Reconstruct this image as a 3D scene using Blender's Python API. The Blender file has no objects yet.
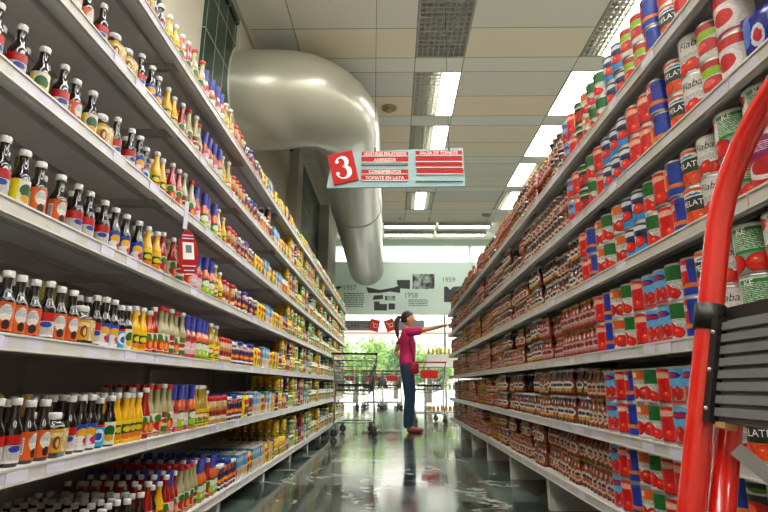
import bpy, math, random
import numpy as np
from mathutils import Vector, Matrix
random.seed(7)
R = math.radians; PI = math.pi
sc = bpy.context.scene
C = sc.collection

# ------------------------------------------------------------ camera
CAMH = 0.62
cam = bpy.data.cameras.new('camera'); camo = bpy.data.objects.new('camera', cam); C.objects.link(camo)
cam.sensor_width = 36; cam.lens = 528/768*36; cam.clip_start = .02; cam.clip_end = 300
camo.matrix_world = Matrix.Translation((0, 0, CAMH)) @ Matrix.Rotation(.0191, 4, 'Z') @ Matrix.Rotation(PI/2+.23994, 4, 'X') @ Matrix.Rotation(.0053, 4, 'Z')
sc.camera = camo
# ------------------------------------------------------------ world, exposure
SKY = 4.2; LAMP = 17.0
w = bpy.data.worlds.new('daylight'); sc.world = w; w.use_nodes = True
nt = w.node_tree; bg = nt.nodes['Background']
tc = nt.nodes.new('ShaderNodeTexCoord'); sp = nt.nodes.new('ShaderNodeSeparateXYZ'); cr = nt.nodes.new('ShaderNodeValToRGB')
nt.links.new(tc.outputs['Generated'], sp.inputs[0]); nt.links.new(sp.outputs['Z'], cr.inputs[0]); nt.links.new(cr.outputs[0], bg.inputs[0])
cr.color_ramp.elements[0].color = (.95, .97, .93, 1); cr.color_ramp.elements[1].color = (.80, .92, 1, 1)
bg.inputs[1].default_value = SKY
sun = bpy.data.lights.new('sun', 'SUN'); sun.energy = 3; sun.angle = R(2); sun.color = (1, .95, .85)
suno = bpy.data.objects.new('sun', sun); C.objects.link(suno); suno.rotation_euler = (R(-38), R(10), 0)   # sun stands behind the street front
sc.view_settings.view_transform = 'Standard'; sc.view_settings.look = 'None'
sc.view_settings.gamma = 1; sc.view_settings.use_curve_mapping = False
sc.view_settings.exposure = 0.14

# ------------------------------------------------------------ materials
def hx(s):
    s = s.lstrip('#'); s = s if len(s) == 6 else ''.join(q*2 for q in s); c = [int(s[i:i+2], 16)/255 for i in (0, 2, 4)]
    return tuple((x/12.92 if x <= .04045 else ((x+.055)/1.055)**2.4) for x in c) + (1,)
M = {}
def mat(name, col, rough=.5, metal=0, emit=0, trans=0, coat=0, spec=.5, noise=None, alpha=1):
    m = bpy.data.materials.new(name); m.use_nodes = True; b = m.node_tree.nodes['Principled BSDF']
    c = hx(col) if isinstance(col, str) else col
    b.inputs['Base Color'].default_value = c; b.inputs['Roughness'].default_value = rough
    b.inputs['Metallic'].default_value = metal; b.inputs['Specular IOR Level'].default_value = spec
    b.inputs['Transmission Weight'].default_value = trans; b.inputs['Coat Weight'].default_value = coat
    if emit: b.inputs['Emission Color'].default_value = c; b.inputs['Emission Strength'].default_value = emit
    if noise:                       # (scale, amount) soft wear
        t = m.node_tree; n = t.nodes.new('ShaderNodeTexNoise'); n.inputs['Scale'].default_value = noise[0]; n.inputs['Detail'].default_value = 6
        g = t.nodes.new('ShaderNodeTexCoord'); t.links.new(g.outputs['Object'], n.inputs['Vector'])
        x = t.nodes.new('ShaderNodeMix'); x.data_type = 'RGBA'; x.inputs[6].default_value = tuple(v*(1-noise[1]) for v in c[:3])+(1,)
        x.inputs[7].default_value = tuple(min(1, v*(1+noise[1])) for v in c[:3])+(1,)
        t.links.new(n.outputs['Fac'], x.inputs[0]); t.links.new(x.outputs[2], b.inputs['Base Color'])
    M[name] = m; return m
def N(t, typ, **kw):
    n = t.nodes.new(typ)
    for k, v in kw.items(): setattr(n, k, v)
    return n
def math_(t, op, a, b=None, c=None):
    n = t.nodes.new('ShaderNodeMath'); n.operation = op
    for i, v in enumerate((a, b, c)):
        if v is None: continue
        if isinstance(v, (int, float)): n.inputs[i].default_value = v
        else: t.links.new(v, n.inputs[i])
    return n.outputs[0]
def art(name, base, shapes, reps=2, rough=.38, wob=.02):
    """printed label: coloured rectangles and ellipses over the label's own u,v"""
    m = bpy.data.materials.new(name); m.use_nodes = True; t = m.node_tree; b = t.nodes['Principled BSDF']
    uv = N(t, 'ShaderNodeTexCoord'); s = N(t, 'ShaderNodeSeparateXYZ'); t.links.new(uv.outputs['UV'], s.inputs[0])
    u = math_(t, 'FRACT', math_(t, 'MULTIPLY', s.outputs[0], reps)); v = s.outputs[1]
    nz = N(t, 'ShaderNodeTexNoise'); nz.inputs['Scale'].default_value = 14; nz.inputs['Detail'].default_value = 2
    t.links.new(uv.outputs['UV'], nz.inputs['Vector'])
    wv = math_(t, 'MULTIPLY_ADD', nz.outputs['Fac'], wob*2, -wob)
    uw = math_(t, 'ADD', u, wv); vw = math_(t, 'ADD', v, wv)
    col = None; basec = ink(base)
    for sh in shapes:
        k, cu, cv, a, d, c = sh
        if k == 'r':
            f = math_(t, 'MULTIPLY', math_(t, 'COMPARE', u, cu, a), math_(t, 'COMPARE', v, cv, d))
        elif k == 'n':              # lines of small print
            f = math_(t, 'MULTIPLY', math_(t, 'COMPARE', u, cu, a), math_(t, 'COMPARE', v, cv, d))
            f2 = math_(t, 'GREATER_THAN', math_(t, 'FRACT', math_(t, 'MULTIPLY', v, 26)), .5)
            n2 = N(t, 'ShaderNodeTexNoise'); n2.inputs['Scale'].default_value = 60; t.links.new(uv.outputs['UV'], n2.inputs['Vector'])
            f = math_(t, 'MULTIPLY', math_(t, 'MULTIPLY', f, f2), math_(t, 'GREATER_THAN', n2.outputs['Fac'], .46))
        elif k == 'b':              # barcode bars
            f = math_(t, 'MULTIPLY', math_(t, 'COMPARE', u, cu, a), math_(t, 'COMPARE', v, cv, d))
            f = math_(t, 'MULTIPLY', f, math_(t, 'GREATER_THAN', math_(t, 'FRACT', math_(t, 'MULTIPLY', u, 70)), .5))
        elif k == 'd':              # diagonal hatch
            f = math_(t, 'MULTIPLY', math_(t, 'COMPARE', u, cu, a), math_(t, 'COMPARE', v, cv, d))
            f = math_(t, 'MULTIPLY', f, math_(t, 'GREATER_THAN', math_(t, 'FRACT', math_(t, 'ADD', math_(t, 'MULTIPLY', u, 8), math_(t, 'MULTIPLY', v, 5))), .86))
        else:
            x = math_(t, 'DIVIDE', math_(t, 'SUBTRACT', uw, cu), a); y = math_(t, 'DIVIDE', math_(t, 'SUBTRACT', vw, cv), d)
            f = math_(t, 'LESS_THAN', math_(t, 'ADD', math_(t, 'MULTIPLY', x, x), math_(t, 'MULTIPLY', y, y)), 1)
        mx = N(t, 'ShaderNodeMix', data_type='RGBA'); t.links.new(f, mx.inputs[0])
        if col is None: mx.inputs[6].default_value = basec
        else: t.links.new(col, mx.inputs[6])
        mx.inputs[7].default_value = ink(c); col = mx.outputs[2]
    if col is None: b.inputs['Base Color'].default_value = basec
    else:
        pn_ = N(t, 'ShaderNodeTexNoise'); pn_.inputs['Scale'].default_value = 34; pn_.inputs['Detail'].default_value = 3; t.links.new(uv.outputs['UV'], pn_.inputs['Vector'])
        g = math_(t, 'MULTIPLY_ADD', pn_.outputs['Fac'], 1.5, .28); cc = N(t, 'ShaderNodeCombineXYZ'); [t.links.new(g, cc.inputs[i]) for i in range(3)]
        pm = N(t, 'ShaderNodeMix', data_type='RGBA', blend_type='MULTIPLY'); pm.inputs[0].default_value = .8; t.links.new(col, pm.inputs[6]); t.links.new(cc.outputs[0], pm.inputs[7]); t.links.new(pm.outputs[2], b.inputs['Base Color'])
    b.inputs['Roughness'].default_value = rough
    M[name] = m; return m
def ink(c):          # printing ink on paper: a little denser than the screen colour
    r, g, b, a = hx(c); l = .3*r+.6*g+.1*b
    return tuple(max(.004, (l+(x-l)*1.22)*.74) for x in (r, g, b))+(1,)
def tom(cu, cv, r, c='#e2402a'):      # a printed tomato
    r *= 1.12
    return [('e', cu, cv, r, r*1.05, '#98200f'), ('e', cu-.01, cv+.015, r*.9, r*.9, c), ('e', cu-r*.2, cv+r*.3, r*.42, r*.36, '#f0644a'), ('e', cu-r*.25, cv+r*.42, r*.13, r*.1, '#ffd9cf')]

mat('shelf', '#d9d6d3', .42, 0, noise=(3, .08)); mat('shelf_rail', '#d3d0c6', .35, .1, noise=(9, .12)); mat('shelf_inner', '#b3b0ac', .5, 0, noise=(4, .12))
mat('upright', '#b9b9b5', .4, .2); mat('dark_metal', '#2d2d2d', .4, .5); mat('steel', '#b9bcbd', .25, .9); mat('chrome', '#d0d2d3', .15, 1)
mat('tin', '#b8b8b4', .28, .85); mat('white', '#d6d4d1', .5); mat('white_gloss', '#f0efee', .25, coat=.3); mat('black', '#141312', .4); mat('rubber', '#1d1d1e', .7)
mat('red', '#d21f1c', .35); mat('red_dark', '#8c1512', .4); mat('ladder_red', '#dd1d10', .22, coat=.8); mat('blue_cap', '#1b2c8f', .35); mat('red_cap', '#c41a1c', .35)
mat('gold', '#b3924a', .3, .8); mat('green_cap', '#246b2e', .4); mat('yellow_cap', '#e8c21a', .4)
mat('soy', '#120a09', .08, coat=.6); mat('clear_neck', '#231d18', .1, coat=.5); mat('mustard', '#d9a405', .2, coat=.3); mat('yellow_hot', '#cc8f10', .18, coat=.5)
mat('orange_hot', '#c8551a', .15, coat=.5); mat('red_hot', '#941409', .15, coat=.5); mat('dressing', '#9c9468', .2, coat=.5); mat('oil', '#9c7a1c', .1, coat=.6)
mat('brown', '#4e2013', .12, coat=.6); mat('catsup', '#8a2a1c', .14, coat=.6); mat('brick', '#74301b', .15, coat=.5); mat('spice_tan', '#a47a4e', .4); mat('mayo', '#e3dfc8', .3); mat('olive', '#6d7a35', .3)
mat('purple', '#5a2436', .2, coat=.4); mat('text_black', '#1a1817', .5); mat('text_white', '#f4f2ee', .5); mat('text_grey', '#6d7472', .6); mat('text_green', '#5e6f66', .7)
mat('tag', '#d6d2e2', .5); mat('card', '#b8895a', .8); mat('box_white', '#dddad0', .6)

# ------------------------------------------------------------ mesh builder
class MB:
    def __init__(s): s.v = []; s.f = []; s.m = []; s.uv = []; s.sm = []; s.mats = []
    def mi(s, m):
        if m not in s.mats: s.mats.append(m)
        return s.mats.index(m)
    def face(s, idx, m, uv=None, smooth=False):
        s.f.append(tuple(idx)); s.m.append(s.mi(m)); s.uv.append(uv or [(0, 0)]*len(idx)); s.sm.append(smooth)
    def lathe(s, prof, seg, mats, o=(0, 0, 0), sq=0, sx=1, sy=1, vr=None, smooth=True, tilt=None):
        """prof [(r,z)], mats one name or one per ring segment; u,v run round and up"""
        b = len(s.v); z0, z1 = vr or (min(p[1] for p in prof), max(p[1] for p in prof)); h = max(1e-6, z1-z0)
        for r, z in prof:
            for j in range(seg):
                a = 2*PI*j/seg + (PI/seg if sq else 0); c, n = math.cos(a), math.sin(a); k = 1
                if sq: k = 1/((abs(c)**sq+abs(n)**sq)**(1/sq))
                p = Vector((r*c*k*sx, r*n*k*sy, z))
                if tilt: p = tilt @ p
                s.v.append((o[0]+p[0], o[1]+p[1], o[2]+p[2]))
        for i in range(len(prof)-1):
            mm = mats if isinstance(mats, str) else mats[i]
            for j in range(seg):
                j2 = (j+1) % seg; u0, u1 = j/seg, (j+1)/seg; v0, v1 = (prof[i][1]-z0)/h, (prof[i+1][1]-z0)/h
                s.face((b+i*seg+j, b+i*seg+j2, b+(i+1)*seg+j2, b+(i+1)*seg+j), mm, [(u0, v0), (u1, v0), (u1, v1), (u0, v1)], smooth)
        return s
    def disc(s, r, z, seg, m, o=(0, 0, 0), up=True, sq=0):
        b = len(s.v)
        for j in range(seg):
            a = 2*PI*j/seg + (PI/seg if sq else 0); c, n = math.cos(a), math.sin(a); k = 1/((abs(c)**sq+abs(n)**sq)**(1/sq)) if sq else 1
            s.v.append((o[0]+r*c*k, o[1]+r*n*k, o[2]+z))
        idx = list(range(b, b+seg)); s.face(idx if up else idx[::-1], m); return s
    def box(s, x0, x1, y0, y1, z0, z1, m, mtx=None):
        b = len(s.v)
        for z in (z0, z1):
            for x, y in ((x0, y0), (x1, y0), (x1, y1), (x0, y1)):
                p = Vector((x, y, z)); p = mtx @ p if mtx else p; s.v.append(tuple(p))
        U = [(0, 0), (1, 0), (1, 1), (0, 1)]
        for q in ((3, 2, 1, 0), (4, 5, 6, 7), (0, 1, 5, 4), (1, 2, 6, 5), (2, 3, 7, 6), (3, 0, 4, 7)):
            s.face([b+i for i in q], m, U)
        return s
    def tube(s, pts, r, m, seg=8, closed=False, caps=True):
        pts = [Vector(p) for p in pts]; n = len(pts); b = len(s.v)
        rs = r if isinstance(r, (list, tuple)) else [r]*n
        prev = None; fr = []
        for i in range(n):
            t = (pts[(i+1) % n]-pts[i-1]) if closed else (pts[min(i+1, n-1)]-pts[max(i-1, 0)])
            t.normalize()
            if prev is None:
                a = t.orthogonal().normalized()
            else:
                a = prev - t*prev.dot(t)
                a = a.normalized() if a.length > 1e-6 else t.orthogonal().normalized()
            prev = a; fr.append((a, t.cross(a)))
        for i in range(n):
            a, c = fr[i]
            for j in range(seg):
                g = 2*PI*j/seg; s.v.append(tuple(pts[i]+(a*math.cos(g)+c*math.sin(g))*rs[i]))
        for i in range(n if closed else n-1):
            i2 = (i+1) % n
            for j in range(seg):
                j2 = (j+1) % seg; s.face((b+i*seg+j, b+i*seg+j2, b+i2*seg+j2, b+i2*seg+j), m, None, True)
        if caps and not closed:
            s.face([b+j for j in range(seg)][::-1], m); s.face([b+(n-1)*seg+j for j in range(seg)], m)
        return s
    def prism(s, poly, y0, y1, m, mtx=None):      # polygon in x,z pushed along y
        b = len(s.v); n = len(poly)
        for y in (y0, y1):
            for x, z in poly:
                p = Vector((x, y, z)); p = mtx @ p if mtx else p; s.v.append(tuple(p))
        s.face(list(range(b, b+n)), m); s.face(list(range(b+n, b+2*n))[::-1], m)
        for i in range(n):
            j = (i+1) % n; s.face((b+j, b+i, b+n+i, b+n+j), m)
        return s
    def text(s, txt, size, m, fn, shear=0, maxw=None):
        """letters from the built-in font; fn maps (x,y) on the text plane to 3-D"""
        if not txt.strip(): return s
        vs, fs = text_geo(txt, shear); b = len(s.v)
        k = size
        wd = max(v[0] for v in vs)-min(v[0] for v in vs)
        kx = k if not maxw or wd*k <= maxw else maxw/wd
        for x, y in vs: s.v.append(tuple(fn(x*kx, y*k)))
        for f in fs: s.face([b+i for i in f], m)
        return s
    def ext(s, o, mtx=None):
        b = len(s.v); s.v += [tuple(mtx @ Vector(p)) for p in o.v] if mtx else o.v
        for f, m, u, sm in zip(o.f, o.m, o.uv, o.sm): s.face([b+i for i in f], o.mats[m], u, sm)
        return s
    def mesh(s, name):
        me = bpy.data.meshes.new(name); me.from_pydata(s.v, [], s.f)
        for m in s.mats: me.materials.append(M[m])
        me.polygons.foreach_set('material_index', s.m); me.polygons.foreach_set('use_smooth', s.sm)
        ul = me.uv_layers.new(name='UVMap'); ul.data.foreach_set('uv', [c for u in s.uv for p in u for c in p])
        me.update(); return me
    def build(s, name, parent=None, loc=None):
        o = bpy.data.objects.new(name, s.mesh(name)); C.objects.link(o)
        if parent: o.parent = parent
        if loc: o.location = loc
        return o
_tg = {}
def text_geo(txt, shear=0):
    if (txt, shear) in _tg: return _tg[(txt, shear)]
    cu = bpy.data.curves.new('letters', 'FONT'); cu.body = txt; cu.shear = shear; cu.align_x = 'CENTER'; cu.align_y = 'CENTER'; cu.resolution_u = 3
    ob = bpy.data.objects.new('letters', cu); C.objects.link(ob); bpy.context.view_layer.update()
    me = bpy.data.meshes.new_from_object(ob.evaluated_get(bpy.context.evaluated_depsgraph_get()))
    r = ([(v.co.x, v.co.y) for v in me.vertices], [tuple(p.vertices) for p in me.polygons])
    bpy.data.objects.remove(ob); bpy.data.curves.remove(cu); bpy.data.meshes.remove(me)
    _tg[(txt, shear)] = r; return r
def tag(o, label=None, cat=None, group=None, kind=None):
    if label: o['label'] = label
    if cat: o['category'] = cat
    if group: o['group'] = group
    if kind: o['kind'] = kind
    return o
def empty(name, loc=(0, 0, 0), rz=0):
    o = bpy.data.objects.new(name, None); o.empty_display_size = .05; C.objects.link(o); o.location = loc; o.rotation_euler = (0, 0, rz); return o
def struct(name, mb): return tag(mb.build(name), kind='structure')
def bx(name, x0, x1, y0, y1, z0, z1, m, parent=None): return MB().box(x0, x1, y0, y1, z0, z1, m).build(name, parent)
NTH = ['zeroth', 'first', 'second', 'third', 'fourth', 'fifth', 'sixth', 'seventh', 'eighth', 'ninth', 'tenth', 'eleventh', 'twelfth', 'thirteenth', 'fourteenth', 'fifteenth', 'sixteenth', 'seventeenth', 'eighteenth', 'nineteenth']
TENS = {20: ('twentieth', 'twenty'), 30: ('thirtieth', 'thirty'), 40: ('fortieth', 'forty'), 50: ('fiftieth', 'fifty'), 60: ('sixtieth', 'sixty'), 70: ('seventieth', 'seventy'), 80: ('eightieth', 'eighty'), 90: ('ninetieth', 'ninety')}
def nth(n):
    if n < 20: return NTH[n]
    if n > 99: return 'hundred-and-'+nth(n-100) if n > 100 else 'hundredth'
    t = n//10*10; return TENS[t][0] if n == t else TENS[t][1]+'-'+NTH[n-t]

# ------------------------------------------------------------ room
XW, XE, YB, YF, ZC = -1.75, 6.0, -3.5, 14.2, CAMH+3.95
def floor_mat():
    m = bpy.data.materials.new('marble_floor'); m.use_nodes = True; t = m.node_tree; b = t.nodes['Principled BSDF']
    g = N(t, 'ShaderNodeNewGeometry'); s = N(t, 'ShaderNodeSeparateXYZ'); t.links.new(g.outputs['Position'], s.inputs[0]); T = .45
    ix = math_(t, 'FLOOR', math_(t, 'DIVIDE', math_(t, 'ADD', s.outputs[0], .08), T)); iy = math_(t, 'FLOOR', math_(t, 'DIVIDE', s.outputs[1], T))
    cb = N(t, 'ShaderNodeCombineXYZ'); t.links.new(ix, cb.inputs[0]); t.links.new(iy, cb.inputs[1])
    wn = N(t, 'ShaderNodeTexWhiteNoise', noise_dimensions='3D'); t.links.new(cb.outputs[0], wn.inputs['Vector'])
    # each tile is cut from its own spot of the slab
    vm = N(t, 'ShaderNodeVectorMath', operation='MULTIPLY_ADD'); t.links.new(wn.outputs['Color'], vm.inputs[0]); vm.inputs[1].default_value = (9, 9, 9); t.links.new(g.outputs['Position'], vm.inputs[2])
    n1 = N(t, 'ShaderNodeTexNoise'); n1.inputs['Scale'].default_value = 2.6; n1.inputs['Detail'].default_value = 7; n1.inputs['Roughness'].default_value = .6; n1.inputs['Distortion'].default_value = .6; t.links.new(vm.outputs[0], n1.inputs['Vector'])
    vein = math_(t, 'ABSOLUTE', math_(t, 'SUBTRACT', n1.outputs['Fac'], .5))
    r = N(t, 'ShaderNodeValToRGB'); t.links.new(vein, r.inputs[0]); e = r.color_ramp.elements; e[0].position = 0; e[0].color = (.34, .36, .34, 1); e[1].position = .03; e[1].color = (0, 0, 0, 1)
    n2 = N(t, 'ShaderNodeTexNoise'); n2.inputs['Scale'].default_value = 1.7; t.links.new(vm.outputs[0], n2.inputs['Vector'])
    msk = math_(t, 'GREATER_THAN', n2.outputs['Fac'], .51)
    n3 = N(t, 'ShaderNodeTexNoise'); n3.inputs['Scale'].default_value = 7; n3.inputs['Detail'].default_value = 5; t.links.new(vm.outputs[0], n3.inputs['Vector'])
    r3 = N(t, 'ShaderNodeValToRGB'); t.links.new(n3.outputs['Fac'], r3.inputs[0]); e = r3.color_ramp.elements; e[0].position = .3; e[0].color = hx('#1e2723'); e[1].position = .75; e[1].color = hx('#545f58')
    tint = N(t, 'ShaderNodeMix', data_type='RGBA', blend_type='MULTIPLY'); tint.inputs[0].default_value = 1; t.links.new(r3.outputs[0], tint.inputs[6])
    k = math_(t, 'MULTIPLY_ADD', wn.outputs['Value'], 1.7, .3); cc = N(t, 'ShaderNodeCombineXYZ'); [t.links.new(k, cc.inputs[i]) for i in range(3)]; t.links.new(cc.outputs[0], tint.inputs[7])
    mx = N(t, 'ShaderNodeMix', data_type='RGBA', blend_type='ADD'); t.links.new(math_(t, 'MULTIPLY', msk, .9), mx.inputs[0]); t.links.new(tint.outputs[2], mx.inputs[6]); t.links.new(r.outputs[0], mx.inputs[7])
    # thin joints
    fx = math_(t, 'FRACT', math_(t, 'DIVIDE', math_(t, 'ADD', s.outputs[0], .08), T)); fy = math_(t, 'FRACT', math_(t, 'DIVIDE', s.outputs[1], T))
    j = math_(t, 'MAXIMUM', math_(t, 'LESS_THAN', fx, .006), math_(t, 'LESS_THAN', fy, .008))
    m2 = N(t, 'ShaderNodeMix', data_type='RGBA'); t.links.new(j, m2.inputs[0]); t.links.new(mx.outputs[2], m2.inputs[6]); m2.inputs[7].default_value = hx('#0c100e'); t.links.new(m2.outputs[2], b.inputs['Base Color'])
    b.inputs['Specular IOR Level'].default_value = .5
    t.links.new(math_(t, 'ADD', math_(t, 'MULTIPLY_ADD', n3.outputs['Fac'], .09, .02), math_(t, 'MULTIPLY', wn.outputs['Value'], .09)), b.inputs['Roughness'])
    M['marble_floor'] = m
floor_mat()
def ceil_mat():
    m = bpy.data.materials.new('ceiling_tile'); m.use_nodes = True; t = m.node_tree; b = t.nodes['Principled BSDF']
    g = N(t, 'ShaderNodeNewGeometry'); s = N(t, 'ShaderNodeSeparateXYZ'); t.links.new(g.outputs['Position'], s.inputs[0])
    fx = math_(t, 'DIVIDE', math_(t, 'ADD', s.outputs[0], 1.14), 2.02)        # bays: light column .6 + panels 1.42
    fy = math_(t, 'DIVIDE', math_(t, 'SUBTRACT', s.outputs[1], .25), 1.46)
    ty = math_(t, 'MULTIPLY', math_(t, 'FRACT', fy), 1.46)
    row = math_(t, 'ADD', math_(t, 'GREATER_THAN', ty, .6), math_(t, 'GREATER_THAN', ty, 1.16))
    xx = math_(t, 'MULTIPLY', math_(t, 'FRACT', fx), 2.02)
    colm = math_(t, 'GREATER_THAN', xx, 1.41)
    cb = N(t, 'ShaderNodeCombineXYZ'); t.links.new(math_(t, 'ADD', math_(t, 'FLOOR', fx), math_(t, 'MULTIPLY', colm, .4)), cb.inputs[0])
    t.links.new(math_(t, 'ADD', math_(t, 'FLOOR', fy), math_(t, 'MULTIPLY', row, .3)), cb.inputs[1])
    wn = N(t, 'ShaderNodeTexWhiteNoise', noise_dimensions='3D'); t.links.new(cb.outputs[0], wn.inputs['Vector'])
    r = N(t, 'ShaderNodeValToRGB'); t.links.new(wn.outputs['Value'], r.inputs[0]); r.color_ramp.interpolation = 'CONSTANT'
    e = r.color_ramp.elements; e[0].position = 0; e[0].color = hx('#e6e3d8'); e[1].position = .35; e[1].color = hx('#f0e6d2'); x = e.new(.6); x.color = hx('#f4e4d0'); x = e.new(.85); x.color = hx('#dededa')
    strip = math_(t, 'GREATER_THAN', ty, 1.16)
    m1 = N(t, 'ShaderNodeMix', data_type='RGBA'); t.links.new(strip, m1.inputs[0]); t.links.new(r.outputs[0], m1.inputs[6]); m1.inputs[7].default_value = hx('#e9e9e2')
    d = .012
    ln = [math_(t, 'LESS_THAN', ty, d), math_(t, 'COMPARE', ty, .6, d/2), math_(t, 'COMPARE', ty, 1.16, d/2), math_(t, 'COMPARE', xx, 1.405, d/2), math_(t, 'COMPARE', xx, 2.013, d/2)]
    j = ln[0]
    for q in ln[1:]: j = math_(t, 'MAXIMUM', j, q)
    m2 = N(t, 'ShaderNodeMix', data_type='RGBA'); t.links.new(math_(t, 'MULTIPLY', j, .8), m2.inputs[0]); t.links.new(m1.outputs[2], m2.inputs[6]); m2.inputs[7].default_value = hx('#6d6659')
    t.links.new(m2.outputs[2], b.inputs['Base Color']); b.inputs['Roughness'].default_value = .8
    M['ceiling_tile'] = m
ceil_mat()
mat('wall', '#bdb7a5', .7, noise=(1.5, .06)); mat('wall_far', '#cfe0d4', .6); mat('column', '#b1ac9b', .6); mat('coving', '#c9c5b6', .6)
def tile_mat(name, c1, c2, sx, sz, joint):
    m = bpy.data.materials.new(name); m.use_nodes = True; t = m.node_tree; b = t.nodes['Principled BSDF']
    g = N(t, 'ShaderNodeNewGeometry'); s = N(t, 'ShaderNodeSeparateXYZ'); t.links.new(g.outputs['Position'], s.inputs[0])
    a = math_(t, 'DIVIDE', s.outputs[1], sx); z = math_(t, 'DIVIDE', s.outputs[2], sz)
    cb = N(t, 'ShaderNodeCombineXYZ'); t.links.new(math_(t, 'FLOOR', a), cb.inputs[0]); t.links.new(math_(t, 'FLOOR', z), cb.inputs[1])
    wn = N(t, 'ShaderNodeTexWhiteNoise'); t.links.new(cb.outputs[0], wn.inputs['Vector'])
    mx = N(t, 'ShaderNodeMix', data_type='RGBA'); t.links.new(wn.outputs['Value'], mx.inputs[0]); mx.inputs[6].default_value = hx(c1); mx.inputs[7].default_value = hx(c2)
    j = math_(t, 'MAXIMUM', math_(t, 'LESS_THAN', math_(t, 'FRACT', a), .05), math_(t, 'LESS_THAN', math_(t, 'FRACT', z), .03))
    m2 = N(t, 'ShaderNodeMix', data_type='RGBA'); t.links.new(j, m2.inputs[0]); t.links.new(mx.outputs[2], m2.inputs[6]); m2.inputs[7].default_value = hx(joint)
    t.links.new(m2.outputs[2], b.inputs['Base Color']); b.inputs['Roughness'].default_value = .25; M[name] = m
tile_mat('green_tile', '#20352c', '#2f4a3e', .26, .42, '#8f968a')

struct('floor', MB().box(XW-.2, XE+.2, YB, 17.0, -.1, 0, 'marble_floor'))
FX = [(.27, .88), (2.29, 2.90), (4.31, 4.92), (-1.73, -1.12)]  # leftmost column unseen, added to light the right shelves; rightmost added for interior brightness
FY = [(.25+1.46*k, 1.41+1.46*k) for k in range(-2, 8)]
cm = MB(); xs = sorted({XW, XE, *[a for p in FX for a in p]}); ys = sorted({YB, YF, *[a for p in FY for a in p]})
for i in range(len(xs)-1):
    for j in range(len(ys)-1):
        if any(abs(xs[i]-a) < 1e-6 for a, _ in FX) and any(abs(ys[j]-a) < 1e-6 for a, _ in FY) and not (xs[i] < -1.5 and ys[j] > 3): continue
        cm.box(xs[i], xs[i+1], ys[j], ys[j+1], ZC, ZC+.12, 'ceiling_tile')
struct('ceiling', cm)
bx_ = lambda name, *a: tag(bx(name, *a), kind='structure')
bx_('wall_left', XW-.15, XW, YB, 17.0, 0, ZC+.1, 'wall')
bx_('wall_right', XE, XE+.15, YB, 17.0, 0, ZC+.1, 'wall')
bx_('wall_back', XW-.15, XE+.15, YB-.15, YB, 0, ZC+.1, 'wall')
tn = [0]
def trim(*a):
    tn[0] += 1; return bx_('trim_%d' % tn[0], *a)
# left wall: tiled strips between plaster columns
trim(XW, XW+.03, 4.15, 5.0, 1.9, ZC-.12, 'green_tile')
trim(XW, XW+.03, 3.2, 3.32, 1.9, ZC-.12, 'green_tile')
trim(XW, XW+.06, 5.0, 5.5, 1.6, ZC-.02, 'coving')
trim(XW, XW+.10, 8.62, 11.1, 1.6, ZC-.06, 'green_tile')
trim(XW, XW+.16, 8.2, 8.62, 1.6, ZC-.06, 'column')
trim(XW, XW+.32, 11.1, 12.6, 1.6, ZC-.06, 'column')
trim(XW, XW+.05, 2.4, 8.2, ZC-.12, ZC-.002, 'green_tile')
trim(XW, XW+.13, 8.2, 14.2, ZC-.06, ZC-.001, 'coving')
trim(XW+.02, XW+.10, 0, 8.2, ZC-.05, ZC-.001, 'coving')

# front wall: high windows, the history panel, the open street front underneath
z_hi, z_pan, z_lo = 3.93, 3.93, 2.47
wf = MB(); wf.box(XW, XE, YF+.02, YF+.22, ZC-.18, ZC+.1, 'wall_far'); wf.box(XW, XE, YF+.06, YF+.22, z_lo+.02, z_hi-.02, 'wall_far')
wf.box(XE-1.2, XE, YF+.06, YF+.22, 0, z_lo+.02, 'wall_far'); wf.box(XW, XW+.12, YF+.06, YF+.22, 0, z_lo+.02, 'wall_far')
struct('wall_front', wf)
mat('frost', (.9, .97, .93, 1), .3); M['frost'].node_tree.nodes['Principled BSDF'].inputs['Alpha'].default_value = .12
wn1 = struct('window_1', MB().box(XW, XE, YF+.12, YF+.14, z_hi-.02, ZC-.18, 'frost'))
tag(MB().box(-.9, -.86, YF+.08, YF+.16, z_hi-.02, ZC-.18, 'column').build('mullion', wn1))
tag(MB().box(2.1, 2.14, YF+.08, YF+.16, z_hi-.02, ZC-.18, 'column').build('mullion', wn1))
wn2 = struct('window_2', MB().box(XW, XE, 16.9, 16.92, .05, 3.3, 'frost'))
for x in (-1.7, 1.62, 3.4, 5.9): MB().box(x-.03, x+.03, 16.86, 16.96, 0, 3.3, 'upright').build('mullion', wn2)
struct('trim_20', MB().box(XW, XE, YF+.22, 17, 3.3, 3.4, 'wall_far'))

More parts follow.
